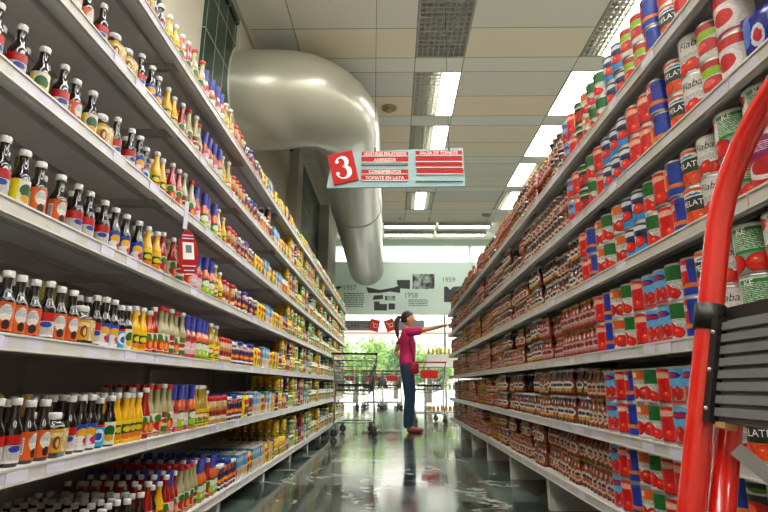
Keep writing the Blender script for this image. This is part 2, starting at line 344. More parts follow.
# ------------------------------------------------------------ outside
mat('pavement', '#d5cfc4', .8, noise=(3, .1)); mat('leaf', '#7fa52c', .5, noise=(2, .5)); mat('leaf_b', '#4f7f2c', .5, noise=(2, .4)); mat('bark', '#5c4a38', .8)
mat('stucco', '#e9e4da', .8); mat('terracotta', '#c05a45', .7); mat('win_dark', '#4c5a62', .2)
tag(MB().box(-30, 30, 17.0, 60, -.12, -.02, 'pavement').build('ground'), kind='structure')
def tree(x, y, h, r, n, mm, label):
    t = empty('street_tree', (x, y, -.02)); tag(t, label, 'tree', 'street trees outside the shop front')
    MB().tube([(0, 0, 0), (.05, 0, h*.4), (-.05, 0, h*.75)], [.12, .09, .05], 'bark', 8).build('trunk', t)
    b = MB(); rnd = random.Random(int(x*100))
    for _ in range(n):
        q = rnd.random(); k = int(q*9); cx, cz = .85*r*math.sin(k*2.4+x), .5*r*math.cos(k*1.7+x)
        d = Vector((rnd.gauss(0, 1), rnd.gauss(0, 1), rnd.gauss(0, 1)))*r*.26
        c = Vector((cx+d.x, d.y, h*.60+cz+d.z)); s = rnd.uniform(.07, .15)
        u = Vector((rnd.gauss(0, 1), rnd.gauss(0, 1), rnd.gauss(0, 1))).normalized(); v = u.orthogonal().normalized()
        i = len(b.v)
        for p in (-u*s, v*s*.45, u*s, -v*s*.45): b.v.append(tuple(c+p))
        b.face((i, i+1, i+2, i+3), mm)
    b.build('crown', t)
tree(-1.5, 21.5, 2.55, .98, 2400, 'leaf', 'bright green tree outside, leftmost beside the tall shelves')
tree(.1, 26.6, 2.7, 1.05, 2200, 'leaf_b', 'darker green tree outside behind the woman with ponytail')
tree(1.35, 21.0, 2.3, .8, 1300, 'leaf', 'small yellow green tree outside right of the woman')
hb = empty('shop_building', (0, 40, 0)); tag(hb, 'pale street building with a thin terracotta band seen through shop front', 'building')
MB().box(-16, 16, 0, 6, 0, 9, 'stucco').build('wall', hb); MB().box(-16.3, 16.3, -.1, 0, 4.35, 4.5, 'terracotta').build('facade_band', hb)
for x in (-9, -4.5, 0, 4.5, 9):
    MB().box(x-.8, x+.8, -.05, 0, 1.2, 2.9, 'win_dark').build('window', hb)

# ------------------------------------------------------------ ceiling lights
mat('lamp', (1, .98, .94, 1), .5, emit=LAMP); mat('louver', '#c3c2b8', .35, .2); mat('housing', '#b0afa6', .5)
mat('lamp_off', '#d9d7cc', .4)
def fixture(x0, x1, y0, y1, lit, label):
    t = empty('ceiling_light', ((x0+x1)/2, (y0+y1)/2, ZC)); tag(t, label, 'ceiling light', 'recessed fluorescent ceiling lights')
    W, D = (x1-x0)/2, (y1-y0)/2; W -= .005; D -= .005
    h = MB(); h.box(-W, W, -D, D, .115, .125, 'housing')
    for a in ((-W, -W+.012, -D, D), (W-.012, W, -D, D), (-W, W, -D, -D+.012), (-W, W, D-.012, D)): h.box(*a, -.006, .115, 'housing')
    h.build('housing', t)
    a, b = lit
    if b > a: MB().box(-W+2*W*a+.015, -W+2*W*b-.015, -D+.014, D-.014, .012, .03, 'lamp').build('lit_panel', t)
    for p, q in ((0, a), (b, 1)):
        if q-p < .1: continue
        m = MB(); u0, u1 = -W+2*W*p+.014, -W+2*W*q-.014
        nx = max(2, int((u1-u0)/.06)); ny = 14
        for i in range(nx+1):
            u = u0+(u1-u0)*i/nx; m.box(u-.004, u+.004, -D+.014, D-.014, .0, .04, 'louver')
        for j in range(ny+1):
            v = -D+.016+(2*D-.032)*j/ny; m.box(u0, u1, v-.004, v+.004, .0, .04, 'louver')
        m.build('louver', t)
        m = MB()
        for i in range(2):
            u = u0+(u1-u0)*(i+.5)/2; m.tube([(u, -D+.03, .08), (u, D-.03, .08)], .014, 'lamp_off', 8)
        m.build('unlit_tube', t)
for ci, (x0, x1) in enumerate(FX):
    for k, (y0, y1) in enumerate(FY):
        if ci == 2 and k == 7 or ci == 3 and y0 > 3: continue
        kk = k-2
        if kk < 0: l = (0, 1)  # rows out of view behind the camera, added fully lit for interior brightness
        else:
            l = {0: {0: (0, 1), 1: (0, 1), 2: (0, 1), 3: (0, 0), 4: (.6, 1), 5: (.6, 1), 6: (.6, 1), 7: (.34, .68)},
                 1: {0: (0, 1), 1: (0, 1), 2: (.4, 1), 3: (.45, 1), 4: (0, 1), 5: (0, 1), 6: (0, .5), 7: (.3, 1)}, 2: {i: (0, 1) for i in range(8)}, 3: {}}[ci].get(kk, (0, 1))
        st = {True: 'unlit', False: 'half-lit'}[l[1]-l[0] == 0] if l[1]-l[0] < .9 else 'fully lit'
        fixture(x0, x1, y0, y1, l, '%s ceiling light, %s from the camera end, %s row from left' % (st, nth(k+1), nth([2, 3, 4, 1][ci])))
def linear(x0, x1, y, label):
    t = empty('strip_light', ((x0+x1)/2, y, ZC)); tag(t, label, 'ceiling light', 'strip lights near the shop front'); W = (x1-x0)/2
    m = MB(); m.box(-W, W, -.14, .14, -.03, 0, 'housing'); m.box(-W, W, -.14, -.125, -.09, -.03, 'housing'); m.box(-W, W, .125, .14, -.09, -.03, 'housing'); m.build('housing', t)
    MB().tube([(-W+.02, 0, -.06), (W-.02, 0, -.06)], .028, 'lamp', 8).build('tube', t)
    m = MB()
    for i in range(int(2*W/.07)): m.box(-W+i*.07, -W+i*.07+.006, -.125, .125, -.09, -.07, 'louver')
    m.build('louver', t)
linear(-.25, 1.05, 12.75, 'long strip light beside the duct, nearer row, left'); linear(1.12, 2.42, 12.75, 'long strip light above the far shelf end, nearer row, right')
linear(-.25, 1.05, 13.5, 'long strip light beside the duct, row nearest the shop front'); linear(1.12, 2.42, 13.5, 'long strip light right of another, row nearest the shop front')
for x, y, r, l in ((-.07, 7.0, .11, 'round beige ceiling vent between the duct and the lights'), (2.2, 12.0, .11, 'round beige ceiling vent far off near the right shelf end')):
    b = MB().lathe([(r, 0), (r, -.02), (r*.8, -.035), (r*.75, -.02), (r*.5, -.02), (r*.45, -.04), (0.001, -.045)], 24, 'gold'); o = b.build('ceiling_vent', None, (x, y, ZC)); tag(o, l, 'vent')
mat('vent', '#a59a6e', .5)
for o in [o for o in C.objects if o.name.startswith('ceiling_vent')]: o.data.materials[0] = M['vent']
for x in (.15, .85):
    b = MB().tube([(0, 0, 0), (0, 0, -.05)], .012, 'gold').lathe([(0.001, -.05), (.03, -.055), (.001, -.06)], 10, 'gold')
    tag(b.build('sprinkler', None, (x, 12.2, ZC)), 'small brass ceiling sprinkler, %s of the pair' % ('left' if x < .5 else 'right'), 'sprinkler', 'ceiling sprinklers')

# ------------------------------------------------------------ air duct
mat('duct', '#aeac9c', .30, .3, noise=(1.2, .14), coat=.15)
dp = [(-1.76, 5.42, 3.77, .555), (-1.5, 5.42, 3.77, .555), (-1.26, 5.44, 3.78, .55)]
for i in range(1, 9):
    a = PI/2*i/8; dp.append((-1.26+.61*math.sin(a), 5.44+1.0*(1-math.cos(a)), 3.78+.15*i/8, .55-.09*i/8))
for i in range(1, 9):
    f = i/8; dp.append((-.65-.05*f, 6.44+6.8*f, 3.93-.41*f, .46-.02*f))
dt = empty('air_duct', (-.62, 9, 3.9)); tag(dt, 'fat painted ventilation duct bending out of the left wall and running overhead', 'duct')
b = MB(); b.tube([(p[0]+.62, p[1]-9, p[2]-3.9) for p in dp], [p[3] for p in dp], 'duct', 40, caps=False); b.build('duct_body', dt)
e = dp[-1]; MB().lathe([(e[3], 0), (e[3]*.97, .07), (e[3]*.7, .13), (.001, .15)], 32, 'duct', tilt=Matrix.Rotation(-PI/2-.06, 3, 'X')).build('end_cap', dt, (e[0]+.62, e[1]-9, e[2]-3.9))
for k in (13,):
    p = dp[k]; MB().lathe([(p[3]+.002, -.02), (p[3]+.012, -.015), (p[3]+.012, .015), (p[3]+.002, .02)], 40, 'duct', tilt=Matrix.Rotation(-PI/2-.065, 3, 'X')).build('joint_band', dt, (p[0]+.62, p[1]-9, p[2]-3.9))
MB().lathe([(.555, 0), (.59, 0), (.59, .03), (.555, .03)], 40, 'duct', tilt=Matrix.Rotation(PI/2, 3, 'Y')).build('wall_collar', dt, (-1.745+.62, 5.42-9, -.13))
for y in (8.2, 11.2): MB().tube([(0.02, y-9, .3), (.02, y-9, ZC-3.9)], .008, 'steel', 6).build('hanger_rod', dt)

# ------------------------------------------------------------ hanging aisle sign
mat('sign_blue', '#93aeb0', .5, spec=.2); mat('sign_red', '#a81410', .5, spec=.2)
sg = empty('aisle_sign', (.02, 4.4, 2.51)); tag(sg, 'hanging pale blue aisle sign with a tilted red number 3 square', 'sign')
def sx_(px): return (px-384)/528*4.77-.017*4.4*0-.084-.1
def P(px, py):      # sign plane: picture layout turned into metres on the board
    return ((px-396)*.00893, (168.5-py)*.00885)
b = MB(); b.prism([P(344, 152), P(463, 147.5), P(464.5, 189), P(327, 190.5), P(330, 170)], -.012, .012, 'sign_blue'); b.build('board', sg)
c = P(343, 169.5); mt = Matrix.Translation((c[0], 0, c[1])) @ Matrix.Rotation(R(-13), 4, 'Y')
sq = MB().box(-.113, .113, -.03, -.014, -.145, .145, 'sign_red', mt).build('number_square', sg)
mt2 = mt @ Matrix.Translation((0, -.031, 0))
def numeral3():
    b = MB(); pts = []
    for i in range(25):          # upper bowl then lower bowl, thick on the right as in a book face
        a = R(165-i*(255/24)); pts.append((-.004+.046*math.cos(a), .052+.046*math.sin(a), .006+.013*max(0, math.cos(a-.1))))
    for i in range(1, 27):
        a = R(88-i*(262/26)); pts.append((-.006+.056*math.cos(a), -.046+.056*math.sin(a), .005+.016*max(0, math.cos(a))))
    for i in range(len(pts)):
        x, z, w_ = pts[i]; x0, z0, _ = pts[max(0, i-1)]; x1, z1, _ = pts[min(len(pts)-1, i+1)]
        tx, tz = x1-x0, z1-z0; l = math.hypot(tx, tz) or 1; nx, nz2 = -tz/l, tx/l
        b.v.append(tuple(mt2 @ Vector((x+nx*w_, 0, z+nz2*w_)))); b.v.append(tuple(mt2 @ Vector((x-nx*w_, 0, z-nz2*w_))))
    for i in range(len(pts)-1): b.face((2*i, 2*i+1, 2*i+3, 2*i+2), 'text_white')
    for x, z in ((pts[0][0]+.006, pts[0][1]-.002), (pts[-1][0]+.006, pts[-1][1]+.002)):
        k = len(b.v)
        for j in range(14): b.v.append(tuple(mt2 @ Vector((x+.0155*math.cos(2*PI*j/14), -.0006, z+.0155*math.sin(2*PI*j/14)))))
        b.face(list(range(k, k+14)), 'text_white')
    b.build('numeral', sq)
numeral3()
def strip(x0, x1, y0, y1, txt, m='sign_red'):
    a, b_ = P(x0, y1), P(x1, y0); s = MB().box(a[0], b_[0], -.022, -.013, a[1], b_[1], m)
    s.box(a[0], b_[0], -.026, -.013, a[1]-.008, a[1]-.001, 'white' if m == 'sign_red' else 'text_grey')
    if txt: s.text(txt, (b_[1]-a[1])*.98, 'text_white', lambda x, y: Vector(((a[0]+b_[0])/2+x, -.023, (a[1]+b_[1])/2+y-.002)), maxw=(b_[0]-a[0])*.92)
    s.build('text_strip', sg)
strip(361.5, 408, 152, 156.6, 'VEGETALES ENLATADOS'); strip(361.5, 408, 158.6, 163.2, 'ADEREZOS')
strip(361.5, 408, 171.4, 176, 'CONDIMENTOS'); strip(361.5, 408, 178, 182.8, 'TOMATE EN LATA')
strip(415.5, 462, 151.2, 155.8, 'SALSA DE TOMATE'); strip(415.5, 462, 157.6, 162.6, None); strip(415.5, 462, 164.4, 168.8, None); strip(416.5, 463, 170.8, 176, None)
strip(361.5, 408, 165.3, 165.8, None, 'sign_blue'); strip(415.5, 462, 183, 183.6, None, 'sign_blue')
for x in (-.19, .475):
    MB().tube([(x, 0, .15), (x, 0, ZC-2.5)], .0022, 'dark_metal', 5).build('wire', sg); MB().box(x-.008, x+.008, -.014, .014, .13, .19, 'dark_metal').build('clip', sg)

# ------------------------------------------------------------ history panel
mat('panel', '#cfe3d8', .5, noise=(.9, .14)); 
def photo_mat(name, sc_):
    m = bpy.data.materials.new(name); m.use_nodes = True; t = m.node_tree; b = t.nodes['Principled BSDF']
    g = N(t, 'ShaderNodeTexCoord'); n = N(t, 'ShaderNodeTexNoise'); n.inputs['Scale'].default_value = sc_; n.inputs['Detail'].default_value = 4; t.links.new(g.outputs['Object'], n.inputs['Vector'])
    r = N(t, 'ShaderNodeValToRGB'); t.links.new(n.outputs['Fac'], r.inputs[0]); e = r.color_ramp.elements; e[0].position = .42; e[0].color = hx('#2a2c2e'); e[1].position = .6; e[1].color = hx('#a9b5ae'); t.links.new(r.outputs[0], b.inputs['Base Color']); M[name] = m
photo_mat('old_photo', 5); mat('ink', '#3a3b40', .6)
pn = empty('history_panel', (0, YF, 3.2)); tag(pn, 'long pale green wall panel with old photographs and years 1958, 1959', 'wall panel')
MB().box(XW+.02, XE-.05, 0, .05, z_lo-3.2, z_pan-3.2, 'panel').build('board', pn)
def Q(px, py):        # picture point onto the panel plane
    d = camo.matrix_world.to_3x3() @ Vector(((px-384)/528, (256-py)/528, -1)); k = (YF)/d.y
    return (d.x*k, CAMH+d.z*k-3.2)
def pprint(name, poly, m, y=-.008): MB().prism([Q(*p) for p in poly], y, 0, m).build(name, pn)
def ptext(name, txt, px, py, hgt, m='text_green'):
    c = Q(px, py); MB().text(txt, hgt, m, lambda x, y: Vector((c[0]+x*.95, -.01, c[1]+y))).build(name, pn)
pprint('photo_print', [(412.5, 289), (434.5, 289), (434.5, 274), (412.5, 274)], 'old_photo'); pprint('photo_print', [(401, 288.5), (410, 289), (410, 280), (397, 280), (397, 284)], 'ink')
pprint('ship_silhouette', [(366, 287), (380, 290), (394, 287.5), (400.5, 285), (400, 293), (390, 291.5), (380, 293), (368, 293)], 'ink')
pprint('photo_print', [(372.5, 300), (383, 299), (383, 295), (374, 295.5)], 'ink'); pprint('photo_print', [(385, 300.5), (395, 300.5), (395, 296), (385, 296)], 'old_photo')
pprint('photo_print', [(374, 310.5), (387, 310.5), (387, 304), (380, 304), (379, 301.5), (374, 301.5)], 'ink'); pprint('photo_print', [(388.5, 309.5), (395, 309.5), (395, 303.5), (388.5, 303.5)], 'ink')
pprint('photo_print', [(444, 302), (462, 302), (462, 286), (453, 287), (450, 290), (447, 286.5), (444, 287)], 'ink')
ptext('year', '1958', 411, 295.5, .20); ptext('year', '1959', 448.5, 280, .20); ptext('year', '1957', 349.5, 288, .20)
pprint('photo_print', [(337, 290), (343, 286.5), (336, 286.5)], 'ink')
def lines(x0, x1, y0, y1, n):
    m = MB()
    for i in range(n):
        ya = y0+(y1-y0)*i/n; rnd = random.Random(i+int(x0)); x = x0
        while x < x1-.5:
            e_ = min(x1, x+rnd.uniform(1, 3.4)); a, b_ = Q(x, ya+.9), Q(e_, ya); m.box(a[0], b_[0], -.006, 0, a[1], b_[1], 'text_green'); x = e_+.5
    m.build('text_block', pn)
lines(344, 364, 293, 308, 8); lines(408.5, 428, 299.5, 307, 4)

# trolley signs hanging under the panel
mat('sign_grey', '#8d8a90', .5); mat('sign_coral', '#cf2b24', .4)
def csign(px, txt, label, dpx):
    d = camo.matrix_world.to_3x3() @ Vector(((px-384)/528, (256-325.5)/528, -1)); k = 14.34/d.y
    s = empty('trolley_sign', (d.x*k, 14.34, CAMH+d.z*k)); tag(s, label, 'sign', 'signs above the trolley bay')
    MB().box(-.47, .47, 0, .03, -.14, .14, 'sign_grey').text(txt, .21, 'text_black', lambda x, y: Vector((x-.02, -.003, y)), maxw=.60).build('board', s)
    mt = Matrix.Translation((dpx, -.02, 0)) @ Matrix.Rotation(R(12 if dpx > 0 else -20), 4, 'Y')
    q = MB().box(-.13, .13, -.015, 0, -.16, .16, 'sign_coral', mt); 
    q.tube([mt @ Vector(p) for p in ((-.08, -.018, .07), (-.04, -.018, .07), (-.01, -.018, -.05), (.07, -.018, -.05), (.08, -.018, .04), (-.03, -.018, .04))], .008, 'text_white', 4); q.build('square', s)
    for x in (-.4, .4): MB().tube([(x, .015, .14), (x, .015, 2.49-(CAMH+d.z*k))], .006, 'dark_metal', 5).build('hanger', s)
csign(359, 'CARRITOS', 'grey trolley sign with red square, left under the history panel', .42)
csign(407, ' ', 'grey trolley sign with red square, partly behind the woman with ponytail', -.46)

# ------------------------------------------------------------ shelving
XL, XR = .82, .77
ZL = [CAMH+z for z in (-.503, -.181, .101, .383, .664, .946, 1.228)]
ZR = [CAMH+z for z in (-.4157, -.1605, .1242, .409, .6937, .9783)]
DEP = .44
def rail_mat(name, seed):
    m = bpy.data.materials.new(name); m.use_nodes = True; t = m.node_tree; b = t.nodes['Principled BSDF']
    g = N(t, 'ShaderNodeNewGeometry'); s = N(t, 'ShaderNodeSeparateXYZ'); t.links.new(g.outputs['Position'], s.inputs[0])
    k = math_(t, 'FLOOR', math_(t, 'MULTIPLY', s.outputs[1], 17)); zz = math_(t, 'FLOOR', math_(t, 'MULTIPLY', s.outputs[2], 5)); cb = N(t, 'ShaderNodeCombineXYZ'); t.links.new(k, cb.inputs[0]); t.links.new(zz, cb.inputs[1]); cb.inputs[2].default_value = seed
    wn = N(t, 'ShaderNodeTexWhiteNoise'); t.links.new(cb.outputs[0], wn.inputs['Vector'])
    n = N(t, 'ShaderNodeTexNoise'); n.inputs['Scale'].default_value = 30; t.links.new(g.outputs['Position'], n.inputs['Vector'])
    mx = N(t, 'ShaderNodeMix', data_type='RGBA'); t.links.new(math_(t, 'GREATER_THAN', wn.outputs['Value'], .62), mx.inputs[0]); mx.inputs[6].default_value = hx('#cfccc3'); mx.inputs[7].default_value = hx('#d6d3de')
    m2 = N(t, 'ShaderNodeMix', data_type='RGBA', blend_type='MULTIPLY'); m2.inputs[0].default_value = .25; t.links.new(mx.outputs[2], m2.inputs[6]); t.links.new(n.outputs['Color'], m2.inputs[7])
    t.links.new(m2.outputs[2], b.inputs['Base Color']); b.inputs['Roughness'].default_value = .35; M[name] = m
rail_mat('rail_paper', 1)
def bay(side, y0, y1, levels, X, label):
    s = -1 if side == 'L' else 1; top = levels[-1]
    t = empty('shelving_bay', (s*(X+DEP/2), (y0+y1)/2, 0)); tag(t, label, 'shelving', 'shelving bays of the %s run' % ('left' if s < 0 else 'right'))
    yc = (y0+y1)/2; h = (y1-y0)/2
    def B(name, xa, xb, ya, yb, za, zb, m, parent=t):       # xa, xb measured from the aisle edge inwards
        f = DEP/2; a, b_ = (-s)*(f-xa), (-s)*(f-xb); return MB().box(min(a, b_), max(a, b_), ya, yb, za, zb, m).build(name, parent)
    B('back_panel', DEP+.005, DEP+.02, -h, h, .05, top+.12, 'shelf_inner')
    B('upright', DEP-.012, DEP+.018, -h+.0005, -h+.024, 0, top+.12, 'upright')
    for i, z in enumerate(levels):
        zz = z
        m = MB(); f = DEP/2
        def bb(xa, xb, ya, yb, za, zb, mm):
            a, b_ = (-s)*(f-xa), (-s)*(f-xb); m.box(min(a, b_), max(a, b_), ya, yb, za, zb, mm)
        bb(.004, DEP, -h+.001, h-.001, zz-.006, zz, 'shelf')                 # deck
        bb(.008, .022, -h+.001, h-.001, zz-.034, zz-.006, 'shelf')           # turned-down front
        bb(.075, .085, -h+.004, h-.004, zz-.022, zz-.006, 'shelf_inner')     # stiffening rib
        bb(.24, .25, -h+.004, h-.004, zz-.022, zz-.006, 'shelf_inner')
        for e in (-1, 1): bb(.02, DEP-.01, e*(h-.012)-.003, e*(h-.012)+.003, zz-.03, zz-.006, 'shelf_inner')   # brackets
        o = m.build('shelf', t)
        r = MB(); sh = MB()
        a, b_ = (-s)*f, (-s)*(f-.008)
        r.box(min(a, b_), max(a, b_), -h+.002, h-.002, zz-.032, zz+.002, 'rail_paper')
        a, b_ = (-s)*(f+.003), (-s)*(f)
        r.box(min(a, b_), max(a, b_), -h+.002, h-.002, zz-.034, zz-.029, 'shelf_rail'); r.box(min(a, b_), max(a, b_), -h+.002, h-.002, zz-.002, zz+.003, 'shelf_rail')
        r.build('price_rail', o)
        if y0 < 3.2 and i < 6:
            rnd = random.Random(i*7+int(y0*10)+(0 if s < 0 else 50))
            for q in range(rnd.choice((1, 2, 2))):
                yy = rnd.uniform(-h+.1, h-.1); tg = MB(); a, b_ = (-s)*(f+.0015), (-s)*(f+.003); tg.box(min(a, b_), max(a, b_), yy-.035, yy+.035, zz-.028, zz-.004, 'tag')
                tg.build('price_tag', o)
    # sloping front foot
    fx = .035
    m = MB(); z1 = levels[0]-.034; f = DEP/2
    poly = [((-s)*(f-fx), 0), ((-s)*(f-fx), z1-.02), ((-s)*(f-fx-.02), z1), ((-s)*(f-DEP+.02), z1), ((-s)*(f-DEP+.02), 0)]
    m.prism(poly, -h+.001, -h+.05, 'shelf'); m.build('foot', t)
    B('kick_back', DEP-.16, DEP-.15, -h, h, 0, z1, 'dark_metal')
Ly = [1.83+.924*k for k in range(-2, 9)]; Ly[-1] = 9.2
Ry = [1.10+.923*k for k in range(-1, 8)]
for k in range(len(Ly)-1): bay('L', Ly[k], Ly[k+1], ZL, XL, 'tall left-hand grey shelving bay of bottles, %s from the camera' % nth(k+1))
for k in range(len(Ry)-1): bay('R', Ry[k], Ry[k+1], ZR, XR, 'right-hand grey shelving bay with tins or sauce, %s from the camera' % nth(k+1))

# ------------------------------------------------------------ products: printed labels
WH = '#ece8e0'
art('a_orange', '#d2691e', [('e', .55, .62, .2, .3, '#e8e3da'), ('e', .58, .22, .13, .17, '#2a2018'), ('n', .55, .72, .18, .14, '#2d6f94'), ('r', .12, .5, .09, .3, WH), ('b', .12, .5, .07, .24, '#25303a')])
art('a_gold', '#d0a33a', [('r', .5, .75, .5, .1, '#e8d9a8'), ('e', .5, .42, .18, .28, '#6d3414'), ('e', .52, .4, .08, .18, '#e6c690'), ('r', .0, .5, .14, .5, '#ead7b2'), ('r', 1, .5, .14, .5, '#ead7b2'), ('b', .06, .3, .05, .16, '#27323c'), ('n', .93, .6, .06, .3, '#6b5a44')], reps=4, wob=.01)
art('a_redwhite', '#e9e6e0', [('r', .5, .82, .5, .18, '#b8202a'), ('n', .5, .4, .4, .3, '#2b2b2b'), ('e', .5, .5, .2, .12, '#243a8c')])
art('a_sal', '#e9e6e0', [('r', .5, .82, .5, .18, '#b8202a'), ('r', .5, .54, .5, .12, '#2a2224')])
art('a_blue', '#2745a8', [('e', .5, .65, .28, .2, '#e9b43a'), ('e', .4, .35, .3, .2, '#e8e4e2'), ('r', .5, .08, .5, .08, WH), ('e', .62, .35, .12, .12, '#c23a22')])
art('a_cyan', '#3aa4d0', [('e', .5, .5, .3, .3, '#eceef0'), ('e', .52, .45, .18, .18, '#1c4f96'), ('r', .5, .94, .5, .06, '#c43a2a')])
art('a_yelblack', '#efe05a', [('r', .5, .5, .3, .5, '#e9e4d4'), ('e', .5, .6, .25, .25, '#1f5b2b'), ('e', .5, .3, .2, .15, '#d8a71a')])
art('a_mustard', '#f0ce1c', [('r', .5, .55, .3, .24, '#1f3e22'), ('e', .5, .55, .22, .14, '#e7d21f'), ('e', .5, .2, .3, .15, '#d67d12')])
art('a_chili', '#e8e0d0', [('e', .5, .4, .35, .3, '#b01a14'), ('e', .38, .75, .2, .2, '#3c7a22'), ('e', .55, .35, .12, .2, '#f0a01e'), ('r', .5, .03, .5, .04, '#b01a14')])
art('a_redgreen', '#8c1712', [('r', .5, .5, .34, .22, '#e6ddc8'), ('e', .5, .55, .28, .12, '#a01a14'), ('e', .5, .15, .35, .12, '#2f6a26'), ('e', .6, .82, .2, .12, '#3f8a2e')])
art('a_pink', '#c32c55', [('r', .5, .35, .36, .2, '#efe2e2'), ('e', .5, .7, .3, .16, '#efc8cc'), ('n', .5, .3, .3, .12, '#7c1430')])
art('a_green', '#4f9a2c', [('e', .5, .68, .34, .2, '#eef0e2'), ('e', .45, .3, .3, .2, '#a5cc4a'), ('e', .6, .3, .12, .12, '#e9e0b4'), ('r', .5, .95, .5, .05, '#21511c')])
art('a_yellow', '#f2d616', [('e', .5, .55, .35, .22, '#c9331f'), ('e', .5, .56, .25, .12, '#f4e6c8'), ('r', .5, .12, .5, .06, '#2f7a2c'), ('e', .4, .3, .2, .1, '#4a9a2a')])
art('a_whitegreen', '#e6e4d6', [('r', .5, .85, .5, .15, '#6fa05a'), ('e', .5, .45, .25, .25, '#b9c67a'), ('n', .5, .2, .3, .14, '#4c5c44')])
art('a_peach', '#e7cfae', [('r', .5, .8, .5, .2, '#c9735a'), ('e', .5, .4, .28, .26, '#e6a24a'), ('n', .5, .15, .4, .12, '#6a4a3a')])
art('a_bluebox', '#dfe6e8', [('r', .5, .75, .5, .25, '#4c93c4'), ('e', .5, .3, .36, .2, '#e9b83a'), ('e', .5, .3, .2, .1, '#b8401f'), ('e', .5, .8, .28, .1, WH)], reps=4)
art('a_yelbox', '#f2d312', [('e', .5, .35, .3, .2, '#7a4a14'), ('e', .5, .75, .34, .12, '#c22a1c'), ('e', .5, .76, .22, .05, WH), ('n', .5, .1, .35, .06, '#4a3a10')], reps=4)
art('a_orangebox', '#dc6a1c', [('e', .5, .6, .32, .2, '#f4e3c0'), ('e', .5, .25, .26, .14, '#8c2414'), ('r', .5, .94, .5, .05, '#2b5f2a')])
art('a_spice', '#b98852', [('e', .5, .55, .3, .2, '#8c1d14'), ('r', .5, .2, .34, .12, '#e9dcc2')])
art('a_drkblue', '#1c2350', [('e', .5, .5, .34, .2, '#d8402a'), ('e', .5, .5, .22, .1, '#f0c53a'), ('r', .5, .12, .4, .07, WH)])
art('a_hatch', '#1c2aa0', [('d', .5, .5, .5, .5, '#b9c0e6')], reps=1)
art('a_goldwrap', '#8f7a3e', [('d', .5, .5, .5, .5, '#c9b56c')], reps=1)
art('a_cream', '#84432c', [('e', .5, .5, .34, .42, '#dccbb4'), ('e', .5, .6, .2, .12, '#2a2c50'), ('e', .5, .34, .2, .12, '#b5552a')])
art('a_salsa_b', '#74301f', [('e', .5, .6, .34, .3, '#e6dfd2'), ('e', .5, .6, .24, .12, '#1d2748'), ('e', .5, .22, .22, .12, '#cfa04a')])
art('a_salsa_p', '#93454a', [('r', .5, .6, .4, .3, '#d6b6ac'), ('e', .5, .6, .26, .16, '#7b1f2c'), ('n', .5, .25, .36, .12, '#e6d6c0')])
art('a_salsa_g', '#8c5a28', [('e', .5, .5, .36, .34, '#d9b45a'), ('e', .5, .5, .2, .18, '#6d2215')])
# tins
art('t_fiaba', '#ece9e4', [('n', .5, .44, .3, .09, '#8a8f98')]+tom(.28, .15, .15)+tom(.7, .13, .16)+tom(.5, .2, .15), wob=.035)
art('t_pelati', '#e2694a', [('r', .5, .57, .5, .2, '#26302a'), ('e', .5, .84, .36, .08, '#eef2ee'), ('e', .5, .83, .22, .03, '#2c7fae')]+tom(.3, .18, .16, '#ea6230')+tom(.68, .14, .17, '#ea6230'), wob=.035)
art('t_zero', '#1d3fa6', [('r', .22, .6, .22, .4, '#d83424'), ('r', .5, .27, .5, .06, '#e88a2c'), ('r', .22, .78, .2, .09, '#ebe8ea')]+tom(.2, .45, .15, '#e8562a'), wob=.035)
art('t_red', '#d8291c', [('r', .82, .5, .09, .5, '#e8a82a'), ('e', .2, .5, .1, .4, '#f0832a'), ('e', .42, .82, .34, .1, '#f4b49a'), ('r', .5, .04, .5, .04, '#7c120c'), ('n', .42, .8, .25, .05, WH)]+tom(.32, .4, .2)+tom(.6, .2, .17), wob=.01)
art('t_green', '#ebe9e4', [('n', .5, .55, .44, .08, '#3d7a48'), ('r', .5, .78, .5, .22, '#1d6b34'), ('r', .22, .78, .2, .05, '#14431f'), ('r', .06, .55, .06, .45, '#6ab23a'), ('n', .7, .35, .2, .1, '#777')]+tom(.30, .28, .19)+tom(.56, .17, .14), wob=.035)
art('t_cherry', '#7cb9e6', [('r', .5, .22, .5, .22, '#d9a58e'), ('e', .42, .8, .3, .1, '#24318c'), ('e', .42, .8, .2, .06, '#cf2b2a'), ('r', .88, .5, .08, .45, '#e8ddb8')]+[q for cu in (.2, .42, .62) for q in (('e', cu, .3, .11, .2, '#7d130e'), ('e', cu, .31, .1, .18, '#cf2a20'), ('e', cu-.03, .38, .03, .06, '#f0705a'))]+[('r', .5, .04, .5, .05, '#c7506a')], wob=.035)
art('t_orange', '#ebe6dc', [('r', .5, .85, .5, .15, '#e2742c'), ('r', .36, .85, .08, .08, '#f2e6d0'), ('n', .5, .62, .4, .07, '#3b3b3b')]+tom(.3, .28, .2, '#c63420')+tom(.68, .26, .19, '#c63420'), wob=.035)
art('t_blue', '#22356e', [('e', .5, .85, .3, .08, '#e8e8ea'), ('r', .5, .6, .5, .08, '#14183a'), ('e', .5, .15, .4, .14, '#3f95d6'), ('e', .3, .5, .14, .12, '#d8dfe6')]+tom(.52, .38, .16), wob=.012)
art('t_ke', '#dfe8e2', [('r', .66, .68, .34, .28, '#2e8b45'), ('e', .16, .84, .13, .13, '#c01f38'), ('n', .55, .68, .3, .2, '#f2f6f0'), ('r', .5, .2, .5, .2, '#8fa59a')]+tom(.3, .2, .19)+tom(.7, .18, .18), wob=.01)
art('t_pickle', '#e2e6da', [('r', .5, .9, .5, .1, '#b9203a'), ('e', .5, .7, .3, .12, '#9ec83c'), ('e', .5, .35, .34, .2, '#c61f2c'), ('e', .4, .4, .14, .1, '#f07a70')], wob=.012)
